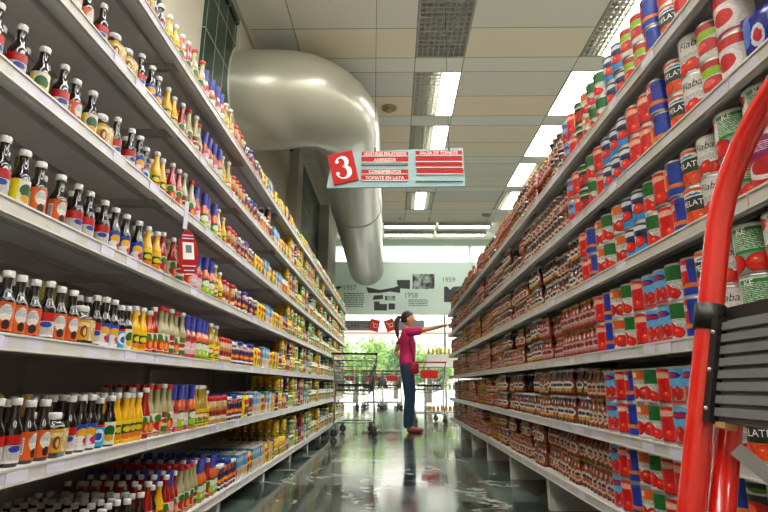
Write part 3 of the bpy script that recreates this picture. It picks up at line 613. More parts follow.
art('t_black', '#20241f', [('r', .5, .8, .5, .06, WH), ('e', .5, .36, .34, .24, '#b3301c'), ('e', .4, .42, .13, .1, '#ee7a54'), ('e', .6, .84, .2, .05, '#4c9a3a')], wob=.01)
art('t_fruit', '#c7243a', [('r', .5, .78, .5, .2, '#8c2a6a'), ('e', .5, .35, .36, .22, '#e8e2de'), ('e', .5, .4, .28, .18, '#b5121c'), ('n', .5, .8, .3, .1, '#f4e2ea')], wob=.01)
art('t_sauce', '#e9e2de', [('r', .5, .88, .5, .12, '#c92432'), ('e', .45, .42, .3, .3, '#f5efec'), ('e', .45, .42, .2, .2, '#cf2418'), ('r', .5, .03, .5, .04, '#b02c6a')], wob=.01)
art('bag_blue', '#26328f', [('e', .3, .6, .2, .3, '#5f7fd0'), ('e', .7, .4, .22, .2, '#dbe0f0'), ('e', .7, .4, .15, .12, '#c23440')], rough=.18, wob=.06)
art('bag_yellow', '#f0d21c', [('e', .5, .7, .36, .12, '#c92a1e'), ('e', .5, .3, .3, .2, '#7c4a1a')], reps=1, rough=.25, wob=.02)

# ------------------------------------------------------------ products: shapes
def lab(mb, r, z0, z1, seg, art_, sq=0): mb.lathe([(r, z0), (r, z1)], seg, art_, sq=sq)
def wrap_text(mb, txt, rr, zc, size, m, shear=0, maxw=None):
    mb.text(txt, size, m, lambda x, y: (rr*math.cos(1.5*PI+x/rr), rr*math.sin(1.5*PI+x/rr), zc+y), shear, maxw)
def bottle(H, r, rn, hs, hn, liquid, cap, art_, l0, l1, wrap=None, text=None, sq=0, rc=None, ch=.016, level=1.0, glass='clear_neck'):
    def g(seg, full):
        out = []; b = MB(); rc_ = rc or rn*1.22
        hf = hs*H + (hn-hs)*H*level
        pr = [(r*.9, 0), (r, .004), (r, hs*H), (r*.86, hs*H+(hn-hs)*H*.3), ((r+rn)*.5*.9, hs*H+(hn-hs)*H*.62), (rn, hn*H), (rn*.95, H-ch)]
        mm = [liquid]*5+[glass if level < 1 else liquid]
        if not full: pr = [pr[0], pr[2], pr[3], pr[5], pr[6]]; mm = [liquid]*3+[mm[-1]]
        b.lathe(pr, seg, mm, sq=0)
        if sq:
            b = MB(); b.lathe([(r*.96, 0), (r, .003), (r, hs*H)], seg, liquid, sq=sq); b.lathe([(r, hs*H), (r*.9, hs*H+.008), (rn, hn*H), (rn, H-ch)], seg, liquid, sq=2)
        b.disc(r*.9, 0, seg, liquid, up=False); out.append(('body', b))
        c = MB(); c.lathe([(rc_*.96, H-ch), (rc_, H-ch+.001), (rc_, H-.002), (rc_*.9, H), (.0005, H)] if full else [(rc_, H-ch), (rc_, H), (.0005, H)], seg, cap); out.append(('cap', c))
        l = MB(); lab(l, r+.0007, l0*H, l1*H, max(seg, 12) if full else seg, art_, sq)
        if text and full:
            for tx, zz, sz, m_, sh in text: wrap_text(l, tx, r+.0014, zz*H, sz, m_, sh, maxw=r*2.0)
        out.append(('printed_label', l))
        if wrap:
            k = MB(); k.lathe([(rn*1.12, hn*H*.96), (rc_*1.03, H-ch), (rc_*1.03, H-.001)], seg, wrap); out.append(('neck_wrap', k))
        return out
    return g
def can(H, r, art_, text=None, bare_top=True):
    def g(seg, full):
        out = []; b = MB()
        b.lathe([(r*.97, 0), (r, .002), (r*.985, .005), (r*.985, H-.005), (r, H-.002), (r*.97, H)], seg, 'tin') if full else b.lathe([(r, 0), (r, H)], seg, 'tin')
        b.disc(r*.95, H-.003 if full else H, seg, 'tin'); b.disc(r*.95, 0.002, seg, 'tin', up=False); out.append(('tin_body', b))
        if full: out.append(('lid_ring', MB().lathe([(r*.97, H), (r*.93, H), (r*.9, H-.003), (r*.6, H-.0025), (r*.58, H-.0035)], seg, 'tin')))
        l = MB(); lab(l, r+.0003, .006, H-.006, max(seg, 12), art_)
        if text and full:
            for tx, zz, sz, m_, sh in text:
                wrap_text(l, tx, r+.001, zz*H, sz, m_, sh, maxw=r*1.9)
        out.append(('printed_label', l)); return out
    return g
def carton(wd, dp_, H, art_):
    def g(seg, full):
        b = MB(); b.box(-wd/2, wd/2, -dp_/2, dp_/2, 0, H, art_); out = [('body', b)]
        if full: out.append(('top_flap', MB().box(-wd/2, wd/2, -.0015, .0015, H, H+.008, art_)))
        return out
    return g
def bag(wd, th, H, art_):
    def g(seg, full):
        b = MB(); n = 8
        for i in range(n+1):
            for j in range(n+1):
                u, v = i/n, j/n; t = th*.5*(max(0, math.sin(PI*u))**.5)*(max(0, math.sin(PI*v))**.4)*(1+.12*math.sin(7*u+5*v))
                b.v.append(((u-.5)*wd, -t, v*H)); 
        k = len(b.v)
        for i in range(n+1):
            for j in range(n+1):
                u, v = i/n, j/n; t = th*.5*(max(0, math.sin(PI*u))**.5)*(max(0, math.sin(PI*v))**.4)*(1+.1*math.cos(6*u-4*v))
                b.v.append(((u-.5)*wd, t, v*H))
        for i in range(n):
            for j in range(n):
                a = i*(n+1)+j; U = [(i/n, j/n), ((i+1)/n, j/n), ((i+1)/n, (j+1)/n), (i/n, (j+1)/n)]
                b.face((a, a+n+1, a+n+2, a+1), art_, U, True); b.face((k+a+1, k+a+n+2, k+a+n+1, k+a), art_, [U[3], U[2], U[1], U[0]], True)
        return [('body', b)]
    return g
K = {}
def kind(key, name, cat, look, w_, d_, H, g): K[key] = dict(key=key, name=name, cat=cat, look=look, w=w_, d=d_, H=H, g=g)
B_ = 'bottle'
kind('soy', 'soy_sauce_bottle', B_, 'dark sauce bottle, orange label, white cap', .047, .052, .142, bottle(.142, .0215, .0105, .52, .72, 'soy', 'white', 'a_orange', .06, .50, level=.75))
kind('soyred', 'soy_sauce_bottle', B_, 'dark sauce bottle, red and white label', .046, .052, .148, bottle(.148, .0205, .0095, .52, .72, 'soy', 'white', 'a_redwhite', .06, .46, level=.8))
kind('sal', 'soy_sauce_bottle', B_, 'dark sauce bottle, blue striped neck wrap', .048, .052, .165, bottle(.165, .0215, .0115, .5, .68, 'soy', 'blue_cap', 'a_sal', .05, .48, wrap='a_hatch', text=[('Sal', .40, .017, 'text_white', 0), ('Ligera', .17, .014, 'text_black', .35)]))
kind('soygold', 'soy_sauce_bottle', B_, 'dark sauce bottle with gold neck wrap', .046, .05, .155, bottle(.155, .0205, .011, .5, .68, 'soy', 'gold', 'a_redwhite', .12, .46, wrap='a_goldwrap'))
kind('square', 'seasoning_jar', 'jar', 'square seasoning jar, mustard yellow label, white cap', .068, .068, .108, bottle(.108, .0315, .0185, .66, .8, 'soy', 'white', 'a_gold', .12, .64, sq=7, rc=.0195, ch=.017))
kind('soyblue', 'worcester_sauce_bottle', B_, 'dark sauce bottle with bright blue label', .046, .052, .15, bottle(.15, .0205, .0105, .52, .74, 'soy', 'white', 'a_blue', .04, .48, level=.8))
kind('soycyan', 'worcester_sauce_bottle', B_, 'dark sauce bottle with light blue label', .046, .052, .14, bottle(.14, .0205, .0105, .52, .74, 'soy', 'white', 'a_cyan', .04, .46))
kind('soyyel', 'worcester_sauce_bottle', B_, 'dark sauce bottle with green and yellow label', .046, .052, .145, bottle(.145, .0205, .0105, .52, .74, 'soy', 'white', 'a_yelblack', .04, .48))
kind('must', 'hot_sauce_bottle', B_, 'yellow hot sauce bottle with white cap', .042, .046, .152, bottle(.152, .019, .009, .5, .76, 'mustard', 'white', 'a_mustard', .06, .46))
kind('orhot', 'hot_sauce_bottle', B_, 'orange hot sauce bottle with white cap', .042, .046, .148, bottle(.148, .0185, .009, .52, .76, 'orange_hot', 'white', 'a_chili', .06, .48))
kind('redhot', 'hot_sauce_bottle', B_, 'red hot sauce bottle with white cap', .044, .048, .168, bottle(.168, .0195, .009, .5, .76, 'red_hot', 'white', 'a_chili', .08, .44))
kind('redcap', 'dressing_bottle', B_, 'pale dressing bottle with red cap', .05, .052, .178, bottle(.178, .0225, .0105, .46, .72, 'dressing', 'red_cap', 'a_chili', .06, .44))
kind('whitedr', 'dressing_bottle', B_, 'pale dressing bottle with white cap', .048, .05, .182, bottle(.182, .0215, .010, .5, .74, 'dressing', 'white', 'a_redgreen', .06, .44))
kind('bpink', 'chili_sauce_bottle', B_, 'brown red bottle, blue striped cap, pink label', .05, .052, .178, bottle(.178, .0225, .011, .5, .70, 'catsup', 'blue_cap', 'a_pink', .06, .44, wrap='a_hatch'))
kind('bgreen', 'chili_sauce_bottle', B_, 'amber bottle, blue striped cap, green label', .05, .052, .178, bottle(.178, .0225, .011, .5, .70, 'orange_hot', 'blue_cap', 'a_green', .06, .44, wrap='a_hatch'))
kind('oil', 'oil_bottle', B_, 'golden oil bottle, white cap, yellow label', .052, .054, .175, bottle(.175, .0235, .0115, .52, .76, 'oil', 'white', 'a_yellow', .06, .44))
kind('spice', 'spice_jar', 'jar', 'tan spice jar with red lid', .044, .046, .125, bottle(.125, .0195, .0165, .80, .84, 'spice_tan', 'red_cap', 'a_spice', .12, .6, rc=.019, ch=.02))
kind('bspice', 'spice_jar', 'jar', 'dark spice jar with blue lid', .046, .048, .13, bottle(.13, .020, .0165, .78, .84, 'catsup', 'blue_cap', 'a_drkblue', .1, .62, rc=.0185, ch=.02))
kind('cspice', 'spice_jar', 'jar', 'dark jar, white lid, orange round label', .046, .048, .118, bottle(.118, .020, .0165, .76, .84, 'brown', 'white', 'a_drkblue', .1, .66, rc=.0185, ch=.016))
kind('ypack', 'seasoning_packet', 'packet', 'bright yellow seasoning packet', .062, .03, .12, bag(.06, .03, .12, 'bag_yellow'))
kind('bbox', 'food_carton', 'carton', 'blue and cream food carton', .058, .05, .135, carton(.054, .045, .13, 'a_bluebox'))
kind('ybox', 'food_carton', 'carton', 'yellow food carton', .056, .05, .125, carton(.052, .045, .12, 'a_yelbox'))
kind('yjar', 'condiment_jar', 'jar', 'yellow condiment jar, red and yellow label', .056, .056, .12, bottle(.12, .0255, .021, .80, .86, 'mustard', 'yellow_cap', 'a_yellow', .08, .72, rc=.0235, ch=.016))
kind('gcan', 'condiment_jar', 'jar', 'pale condiment jar, white and green label', .056, .056, .115, bottle(.115, .0255, .021, .80, .86, 'mayo', 'green_cap', 'a_whitegreen', .08, .74, rc=.0235, ch=.014))
kind('mayo', 'mayonnaise_jar', 'jar', 'cream mayonnaise jar with white lid', .062, .062, .13, bottle(.13, .0285, .023, .78, .84, 'mayo', 'white', 'a_whitegreen', .15, .68, rc=.0265, ch=.018))
kind('peach', 'mayonnaise_jar', 'jar', 'cream jar with peach coloured label', .06, .06, .125, bottle(.125, .0275, .0225, .78, .84, 'mayo', 'white', 'a_peach', .12, .72, rc=.0255, ch=.016))
kind('ocan', 'condiment_tin', 'tin', 'orange and red condiment tin', .058, .058, .115, can(.115, .027, 'a_orangebox'))
kind('olive', 'olive_jar', 'jar', 'olive green jar with gold lid', .052, .052, .12, bottle(.12, .0235, .0195, .78, .84, 'olive', 'gold', 'a_green', .14, .62, rc=.022, ch=.014))
# tomato products, right side
T_ = 'tin'; CW, CD, CHh, CR = .077, .077, .108, .0365
def tin(key, look, a, text=None, name='tomato_tin', H=CHh, r=CR): kind(key, name, T_, look, r*2+.003, r*2+.003, H, can(H, r, a, text))
tin('fiaba', 'white tin with black script and tomatoes', 't_fiaba', [('Fiaba', .74, .026, 'text_black', .3)])
tin('fiabig', 'large white script tin with tomatoes', 't_fiaba', [('Fiaba', .74, .03, 'text_black', .3)], H=.118, r=.0425)
tin('pelati', 'orange and black tomato tin', 't_pelati', [('PELATI', .57, .022, 'text_white', 0)])
tin('zero', 'blue tin with red patch, orange band', 't_zero', [('ZERO', .78, .015, 'text_black', 0)])
tin('tred', 'bright red tomato tin with yellow stripe', 't_red')
tin('tgreen', 'green and white tomato tin', 't_green')
tin('tcherry', 'sky blue tin with red cherry tomatoes', 't_cherry')
tin('torange', 'white tomato tin with orange top band', 't_orange')
tin('tblue', 'navy tomato tin with light blue base', 't_blue')
tin('tblack', 'black tomato tin with red tomato picture', 't_black')
tin('tke', 'big green and white vegetable tin', 't_ke', [('KE', .84, .02, 'text_white', 0)], 'vegetable_tin', .118, .0485)
tin('tpick', 'white vegetable tin with lime green picture', 't_pickle', None, 'vegetable_tin')
tin('tfruit', 'large red tin with white bowl picture', 't_fruit', None, 'vegetable_tin', .125, .05)
tin('tsauce', 'white and crimson tin of tomato sauce', 't_sauce', None, 'vegetable_tin', .118, .042)
kind('bbag', 'pasta_bag', 'bag', 'shiny blue bag of pasta', .15, .07, .13, bag(.15, .075, .13, 'bag_blue'))
def salsa(key, look, liq, a, H=.112, r=.0215, cap='gold', name='salsa_bottle', rn=.0105): kind(key, name, B_ if 'bottle' in name else 'jar', look, r*2+.003, r*2+.004, H, bottle(H, r, rn, .60, .80, liq, cap, a, .10, .60, ch=.012))
salsa('sa', 'brown salsa bottle with cream label', 'brick', 'a_cream'); salsa('sb', 'brown salsa bottle, white and navy label', 'brown', 'a_salsa_b', .118, .022, 'white')
salsa('sc', 'reddish catsup bottle with pinkish label', 'catsup', 'a_salsa_p', name='catsup_bottle'); salsa('sg', 'brown bottle with golden yellow label', 'brick', 'a_salsa_g', name='catsup_bottle')
salsa('ja', 'dark red salsa jar with pinkish label', 'catsup', 'a_salsa_p', .10, .027, 'gold', 'salsa_jar', .023); salsa('jb', 'dark brown salsa jar with cream label', 'brown', 'a_cream', .106, .026, 'tin', 'salsa_jar', .023)
salsa('jy', 'yellow labelled salsa jar', 'orange_hot', 'a_salsa_g', .10, .027, 'gold', 'salsa_jar', .023)

protos = {}
def proto(key):
    if key not in protos:
        k = K[key]; near = [(n, mb.mesh(k['name']+'_'+n)) for n, mb in k['g'](24, True)]
        far = MB()
        for n, mb in k['g'](10, False): far.ext(mb)
        mid = MB()
        for n, mb in k['g'](16, True): mid.ext(mb)
        protos[key] = (near, mid.mesh(k['name']+'_mid'), far)
    return protos[key]
farmesh = {}
placements = []      # dict per product
def put(key, side, lvl, y, row, high, x, z, rz, scale=1): placements.append(dict(key=key, side=side, lvl=lvl, y=y, row=row, high=high, x=x, z=z, rz=rz))

# left run: blocks along the aisle (start of block, kinds mixed in it)
LBL = [(.93, ['soy', 'soyred']), (1.05, ['sal', 'soy']), (1.12, ['soy', 'soyred', 'soy']), (1.33, ['square']), (1.455, ['soyred', 'soyblue']), (1.55, ['soyblue', 'soycyan', 'soyyel']), (1.70, ['must', 'must', 'orhot']), (1.86, ['redhot', 'redcap', 'redcap']),
       (2.00, ['whitedr', 'redcap', 'whitedr']), (2.14, ['bpink', 'bgreen']), (2.30, ['bgreen', 'oil']), (2.40, ['oil', 'must']), (2.55, ['spice']), (2.74, ['cspice', 'bspice']), (3.10, ['ypack', 'cspice']), (3.36, ['bbox', 'ypack']), (3.75, ['ybox', 'bspice', 'yjar']), (4.05, ['yjar', 'ocan', 'cspice']),
       (4.45, ['gcan', 'yjar', 'olive', 'bspice']), (4.95, ['ocan', 'bbox', 'peach']), (5.3, ['olive', 'gcan', 'mayo']), (5.75, ['peach', 'yjar', 'gcan', 'cspice']), (6.2, ['mayo', 'peach']), (6.9, ['gcan', 'mayo']), (7.4, ['peach', 'yjar']), (8.1, ['mayo', 'gcan']), (8.7, ['peach', 'ocan'])]
rnd = random.Random(11)
for li, z in enumerate(ZL):
    off = rnd.uniform(-.05, .05) if li not in (2, 3) else 0
    y = .96; nrows = [7, 4, 2, 2, 2, 2, 2][li]; blk = list(LBL)
    if li == 0: blk = [(.93, ['soy', 'soyred', 'soyblue']), (1.3, ['soy', 'soyred']), (1.92, ['redhot', 'soyred', 'must']), (2.08, ['redhot', 'bpink']), (2.25, ['redcap', 'redcap', 'whitedr']), (2.45, ['bgreen', 'redhot']), (2.70, ['cspice', 'bspice']), (3.0, ['bbox', 'ypack'])]+[b for b in LBL if b[0] > 3.3]
    bi = 0; sub = 0
    while y < 9.14:
        while bi+1 < len(blk) and y >= blk[bi+1][0]+off*(1 if y < 3 else 3): bi += 1; sub = 0
        ks = blk[bi][1]
        # a run of two or three facings of the same product
        key = ks[sub % len(ks)]; sub += 1
        if li >= 4 and y > 3.2 and rnd.random() < .25: key = rnd.choice(['ocan', 'gcan', 'yjar', 'peach'])
        if key == 'sal' and li != 1: key = rnd.choice(('soyyel', 'soyred', 'soyblue'))
        if key == 'soy' and li > 3 and rnd.random() < .5: key = rnd.choice(('soyyel', 'soyred'))
        n = 1 if y < 2.6 and rnd.random() < .75 else 2
        if y > 3: n = rnd.choice((2, 3))
        k = K[key]
        for q in range(n):
            if y+k['w'] > 9.17: y = 99; break
            nr = min(nrows if y < 4.5 or li < 2 else 2, int(.405/k['d']))
            front = rnd.uniform(0, .012)
            stack = 2 if k['H'] < .121 and y > 3.3 and li < 6 and rnd.random() < .55 and key != 'ypack' else 1
            for r_ in range(nr):
                if r_ and rnd.random() < .04: continue
                for hgh in range(stack):
                    put('soygold' if r_ and li in (1, 2, 3) and key in ('soy', 'soyred') and rnd.random() < .35 else key, 'L', li, y+k['w']/2+rnd.uniform(-.002, .002), r_, hgh, -(XL+.012+front+k['d']*(r_+.5)), z+.0004+hgh*(k['H']+.0006) if stack > 1 else z+.0004, R(62+rnd.uniform(-24, 24)) if key not in ('bbox', 'ybox', 'ypack', 'square') else R(90+rnd.uniform(-5, 5)))
            y += k['w']+((rnd.uniform(.0, .007) if li < 3 else rnd.uniform(.008, .036)) if y < 3 else .002 if li < 3 else rnd.uniform(.002, .02))
# right run
RB = {0: [(.95, ['fiaba']), (1.2, ['tblack', 'zero']), (1.36, ['fiaba']), (1.44, ['tred']), (1.60, ['tred']), (1.68, ['tgreen']), (1.76, ['torange']), (1.84, ['zero']), (1.92, ['tred']), (2.0, ['tcherry']), (2.08, ['SALSA'])],
      1: [(.95, ['tke']), (1.14, ['fiaba', 'pelati']), (1.36, ['tgreen']), (1.44, ['tcherry', 'tcherry']), (1.60, ['tred']), (1.68, ['tgreen']), (1.76, ['torange']), (1.84, ['zero']), (1.92, ['tred']), (2.0, ['tcherry']), (2.08, ['SALSA'])],
      2: [(.95, ['tke']), (1.26, ['fiaba']), (1.335, ['pelati']), (1.395, ['zero']), (1.475, ['tgreen']), (1.555, ['tcherry']), (1.64, ['tcherry']), (1.72, ['tred']), (1.80, ['tgreen']), (1.88, ['torange']), (1.96, ['zero']), (2.04, ['tred']), (2.12, ['SALSA'])],
      3: [(.95, ['tfruit']), (1.16, ['tke']), (1.26, ['fiaba']), (1.34, ['pelati']), (1.42, ['zero']), (1.50, ['tred']), (1.58, ['tgreen']), (1.66, ['tblue']), (1.82, ['torange']), (1.90, ['tgreen']), (1.98, ['torange']), (2.06, ['zero']), (2.14, ['tred']), (2.22, ['SALSA'])],
      4: [(.90, ['bbag']), (1.20, ['tsauce']), (1.30, ['tpick']), (1.39, ['fiabig']), (1.49, ['pelati']), (1.57, ['zero']), (1.64, ['tred']), (1.72, ['tpick']), (1.76, ['tblue']), (1.92, ['tred']), (2.0, ['tgreen']), (2.08, ['tblack']), (2.16, ['tred']), (2.24, ['tcherry']), (2.32, ['SALSA'])],
      5: [(.95, ['bbag']), (1.25, ['tsauce']), (1.36, ['pelati']), (1.44, ['zero']), (1.52, ['tpick']), (1.68, ['tblue']), (1.84, ['tgreen']), (2.0, ['torange']), (2.08, ['tblack']), (2.16, ['tred']), (2.24, ['tcherry']), (2.34, ['SALSA'])]}
for li, z in enumerate(ZR):
    y = .93; blk = [(a-[0, 0, .025, .06, .15, .02][li]*max(0, min(1, (2.1-a)/.6)), b) for a, b in RB[li]]; bi = 0; sub = 0
    while y < 7.42:
        while bi+1 < len(blk) and y >= blk[bi+1][0]-.02: bi += 1; sub = 0
        ks = blk[bi][1]
        if ks == ['SALSA']:
            if y < 4.2: ks = [['sa', 'sb', 'sa'], ['sa', 'sb', 'sb'], ['sa', 'sb', 'sc'], ['jb', 'sa', 'sb'], ['sc', 'jb', 'sb'], ['jb', 'sc', 'sa']][li]
            elif y < 6.6: ks = [['ja', 'sc', 'sg'], ['sc', 'sg', 'ja'], ['sc', 'ja', 'sa'], ['ja', 'sc', 'sg'], ['ja', 'jb', 'sc'], ['ja', 'sc', 'jb']][li]
            else: ks = ['jy', 'ja', 'jb', 'jy']
            key = rnd.choice(ks); n = rnd.choice((3, 4, 5)); salsa_ = True
        else: key = ks[sub % len(ks)]; sub += 1; n = 1; salsa_ = False
        k = K[key]; 
        gone = salsa_ and rnd.random() < .10
        inset = rnd.uniform(0, .035) if salsa_ else 0
        for q in range(n):
            jit = rnd.uniform(-.001, .001)
            if y+k['w'] > 7.44: y = 99; break
            if not salsa_ and sub and bi+1 < len(blk) and y+k['w'] > blk[bi+1][0]+.045: y = blk[bi+1][0]; break
            nr = (3 if li < 2 else 2)
            for r_ in range(nr):
                for hgh in range(2 if key != 'bbag' else 1):
                    if hgh == 1 and (gone or (r_ and rnd.random() < .05)): continue
                    dx = k['d']*(r_+.5) if key != 'bbag' else .045+r_*.09
                    put('tke' if key == 'tfruit' and hgh else key, 'R', li, y+k['w']/2+jit, r_, hgh, XR+.012+inset+dx+(rnd.uniform(0, .006)), z+.0004+hgh*(k['H']+.0004), R(-64+(rnd.uniform(-14, 14) if not salsa_ else rnd.uniform(-34, 34))) if key != 'bbag' else R(-80+rnd.uniform(-12, 12)))
            y += k['w']+.001
# one object per product; beyond 300 of a kind the far rest is merged
byname = {}
for p in placements: byname.setdefault(K[p['key']]['name'], []).append(p)
SIDE = {'L': 'left', 'R': 'right'}
ROWN = ['front', 'second row', 'third row', 'fourth row', 'fifth row', 'sixth row', 'rear row']
cnt = {}
for p in sorted(placements, key=lambda p: p['y']):
    kk = (p['key'], p['side'], p['lvl'], p['row'], p['high']); cnt[kk] = cnt.get(kk, 0)+1; p['n'] = cnt[kk]
stacked = {(p['key'], p['side'], p['lvl']) for p in placements if p['high']}
def size_key(p): return (p['row'] > 1)*3+(p['row'] == 1)*1.2+math.hypot(p['y'], p['x'])
for name, ps in byname.items():
    ps.sort(key=size_key)
    for p in ps[:300]:
        k = K[p['key']]; near, mid, far = proto(p['key'])
        if math.hypot(p['x'], p['y']) < 2.75 and p['row'] < 2:
            o = bpy.data.objects.new(name, near[0][1])
            for pn_, me in near[1:]:
                c = bpy.data.objects.new(pn_, me); C.objects.link(c); c.parent = o
        elif p['y'] < 4: o = bpy.data.objects.new(name, mid)
        else:
            if p['key'] not in farmesh: farmesh[p['key']] = far.mesh(name+'_small')
            o = bpy.data.objects.new(name, farmesh[p['key']])
        C.objects.link(o); o.location = (p['x'], p['y'], p['z']); o.rotation_euler = (0, 0, p['rz'])
        st = (' upper' if p['high'] else ' lower') if (p['key'], p['side'], p['lvl']) in stacked else ''
        lb = '%s, %s %s shelf up,%s %s, %s nearest' % (k['look'], nth(p['lvl']+1), SIDE[p['side']], st, ROWN[p['row']], nth(p['n']))
        tag(o, lb, k['cat'], k['look'].split(',')[0]+'s on the %s run' % SIDE[p['side']])
    rest = ps[300:]
    if rest:
        V = []; F = []; MI = []; UV = []; SM = []; mats = []; base = 0
        for p in rest:
            far = proto(p['key'])[2]; mp = []
            for m_ in far.mats:
                if m_ not in mats: mats.append(m_)
                mp.append(mats.index(m_))
            c, s_ = math.cos(p['rz']), math.sin(p['rz']); v = np.array(far.v)
            V.append(np.stack([v[:, 0]*c-v[:, 1]*s_+p['x'], v[:, 0]*s_+v[:, 1]*c+p['y'], v[:, 2]+p['z']], 1))
            F += [tuple(i+base for i in f) for f in far.f]; MI += [mp[i] for i in far.m]; UV += [c_ for u in far.uv for q in u for c_ in q]; SM += far.sm; base += len(v)
        me = bpy.data.meshes.new(name+'_rest'); me.from_pydata(np.concatenate(V).tolist(), [], F)
        for m_ in mats: me.materials.append(M[m_])
        me.polygons.foreach_set('material_index', MI); me.polygons.foreach_set('use_smooth', SM); me.uv_layers.new(name='UVMap').data.foreach_set('uv', UV); me.update()
        o = bpy.data.objects.new(name+'_rows', me); C.objects.link(o)
        tag(o, 'remaining %ss deep in the rows and far along the shelves' % name.replace('_', ' '), K[rest[0]['key']]['cat'], kind='stuff')

# red shelf talker hanging from the left shelf
tk = empty('shelf_talker', (-XL+.03, 1.90, ZL[4]-.02), R(-42)); tag(tk, 'red oval hanging tag with white strip under a left shelf', 'tag')
MB().box(-.001, .001, -.008, .008, -.075, .034, 'tag').build('hanging_strip', tk)
tl = Matrix.Rotation(R(8), 4, 'X')
d = MB(); n = 28
for sx0, mm in ((0, 'sign_red'),):
    b0 = len(d.v)
    for x in (-.0015, .0015):
        for i in range(n):
            a = 2*PI*i/n; d.v.append(tuple(tl @ Vector((x, .040*math.cos(a)*(1-.12*math.sin(a)), -.165+.088*math.sin(a)))))
    d.face(list(range(n)), mm); d.face(list(range(n, 2*n))[::-1], mm)
    for i in range(n): j = (i+1) % n; d.face((j, i, n+i, n+j), mm)
tp = d.build('oval', tk)
q = MB(); q.box(.0016, .0024, -.022, .022, -.190, -.125, 'text_white', tl); q.box(.0024, .0028, -.011, .013, -.165, -.135, 'text_grey', tl)
for z in (-.215, -.232, -.246, -.098, -.110): w_ = .022 if z > -.2 else .027-.35*abs(z+.215); q.box(.0016, .0024, -w_, w_, z-.002, z+.002, 'tag', tl)
q.build('print', tp)

# ------------------------------------------------------------ step ladder
mat('tread', '#6b6a6b', .5, noise=(14, .35)); mat('alloy', '#b9b6bd', .4, .4)
ld = empty('step_ladder', (.33, .55, 0)); tag(ld, 'red tubular step ladder with black ribbed tread in the right foreground', 'ladder')
def LP(x, y, z): return (x-.33, y-.55, z)
def lean(z): return .379+.234*(z-.46)
Y0, Y1 = .74, .26
def loop(off, ztop, r, Ya, Yb, zt2):
    pts = [LP(lean(0)+off, Ya, 0.012), LP(lean(.4)+off, Ya, .4), LP(lean(.82)+off, Ya, .82)]
    rad = .21
    for i in range(0, 9):
        a = PI/2*i/8; z = ztop-rad+rad*math.sin(a); pts.append(LP(lean(z)+off+.015*i/8, Ya-rad+rad*math.cos(a), z))
    for i in range(0, 9):
        a = PI/2*(1-i/8); z = ztop-rad+rad*math.sin(a); pts.append(LP(lean(z)+off+.015*(1-i/8), Yb+rad-rad*math.cos(a), z))
    pts += [LP(lean(.4)+off, Yb, .4), LP(lean(0)+off, Yb, .012)]
    return pts
MB().tube(loop(0, 1.055, .016, Y0, Y1, 1.1), .0165, 'ladder_red', 18).build('front_rail', ld)
b2 = [LP(lean(z)+.052, Y0-.03, z) for z in (.012, .3, .585)]
for y in (Y0-.004, Y1+.004): MB().tube([LP(lean(z)+.036, y, z) for z in (.012, .3, .575)], .016, 'ladder_red', 16).build('rear_leg', ld)
lm = Matrix.Translation(LP(lean(.64), 0, .64)) @ Matrix.Rotation(math.atan(.234), 4, 'Y')
t = MB(); t.box(.004, .024, Y1+.03, Y0-.022, -.063, .068, 'tread', lm)
for i in range(8): z = -.052+i*.0158; t.box(-.002, .004, Y1+.035, Y0-.034, z-.0052, z+.0052, 'tread', lm)
tr = t.build('tread', ld)
MB().box(-.008, .024, Y0-.034, Y0-.020, -.067, .072, 'dark_metal', lm).build('edge_strip', tr); 
mm = MB()
for z in (-.05, 0, .05): mm.lathe([(.003, -.001), (.003, .001), (.0005, .002)], 8, 'alloy', o=tuple(lm @ Vector((-.009, Y0-.027, z))), tilt=Matrix.Rotation(-PI/2, 3, 'Y'))
mm.build('rivets', tr)
MB().tube([LP(lean(z), Y0, z) for z in (.695, .73)], .0195, 'black', 16).build('hinge_collar', ld)
b = MB(); lm2 = Matrix.Translation(LP(lean(.712), 0, .712)) @ Matrix.Rotation(math.atan(.234), 4, 'Y'); b.box(.012, .034, Y0-.17, Y0, -.020, .016, 'black', lm2); b.build('hinge_arm', ld)
b = MB(); b.box(.0, .015, Y0-.055, Y0-.035, -.071, -.064, 'card', lm); b.build('catch', tr)
a_, c_ = Vector(LP(.43, Y0-.03, .545)), Vector(LP(.60, Y0-.13, .35)); b = MB(); dd = (c_-a_); 
rot = dd.to_track_quat('X', 'Z').to_matrix().to_4x4(); b.box(0, dd.length, -.002, .002, -.009, .009, 'alloy', Matrix.Translation(a_) @ rot); b.build('brace', ld)
for y in (Y0, Y1): MB().tube([LP(lean(0)-.003, y, 0), LP(lean(0.04), y, .04)], .020, 'rubber', 12).build('rubber_foot', ld)
for y in (Y0-.03, Y1+.03): MB().tube([LP(lean(0)+.037, y, 0), LP(lean(0.04)+.040, y, .04)], .020, 'rubber', 12).build('rubber_foot', ld)
MB().box(-.004, .006, Y1, Y0, -.012, .012, 'alloy', Matrix.Translation(LP(lean(.3), 0, .3)) @ Matrix.Rotation(math.atan(.234), 4, 'Y')).build('lower_step', ld)

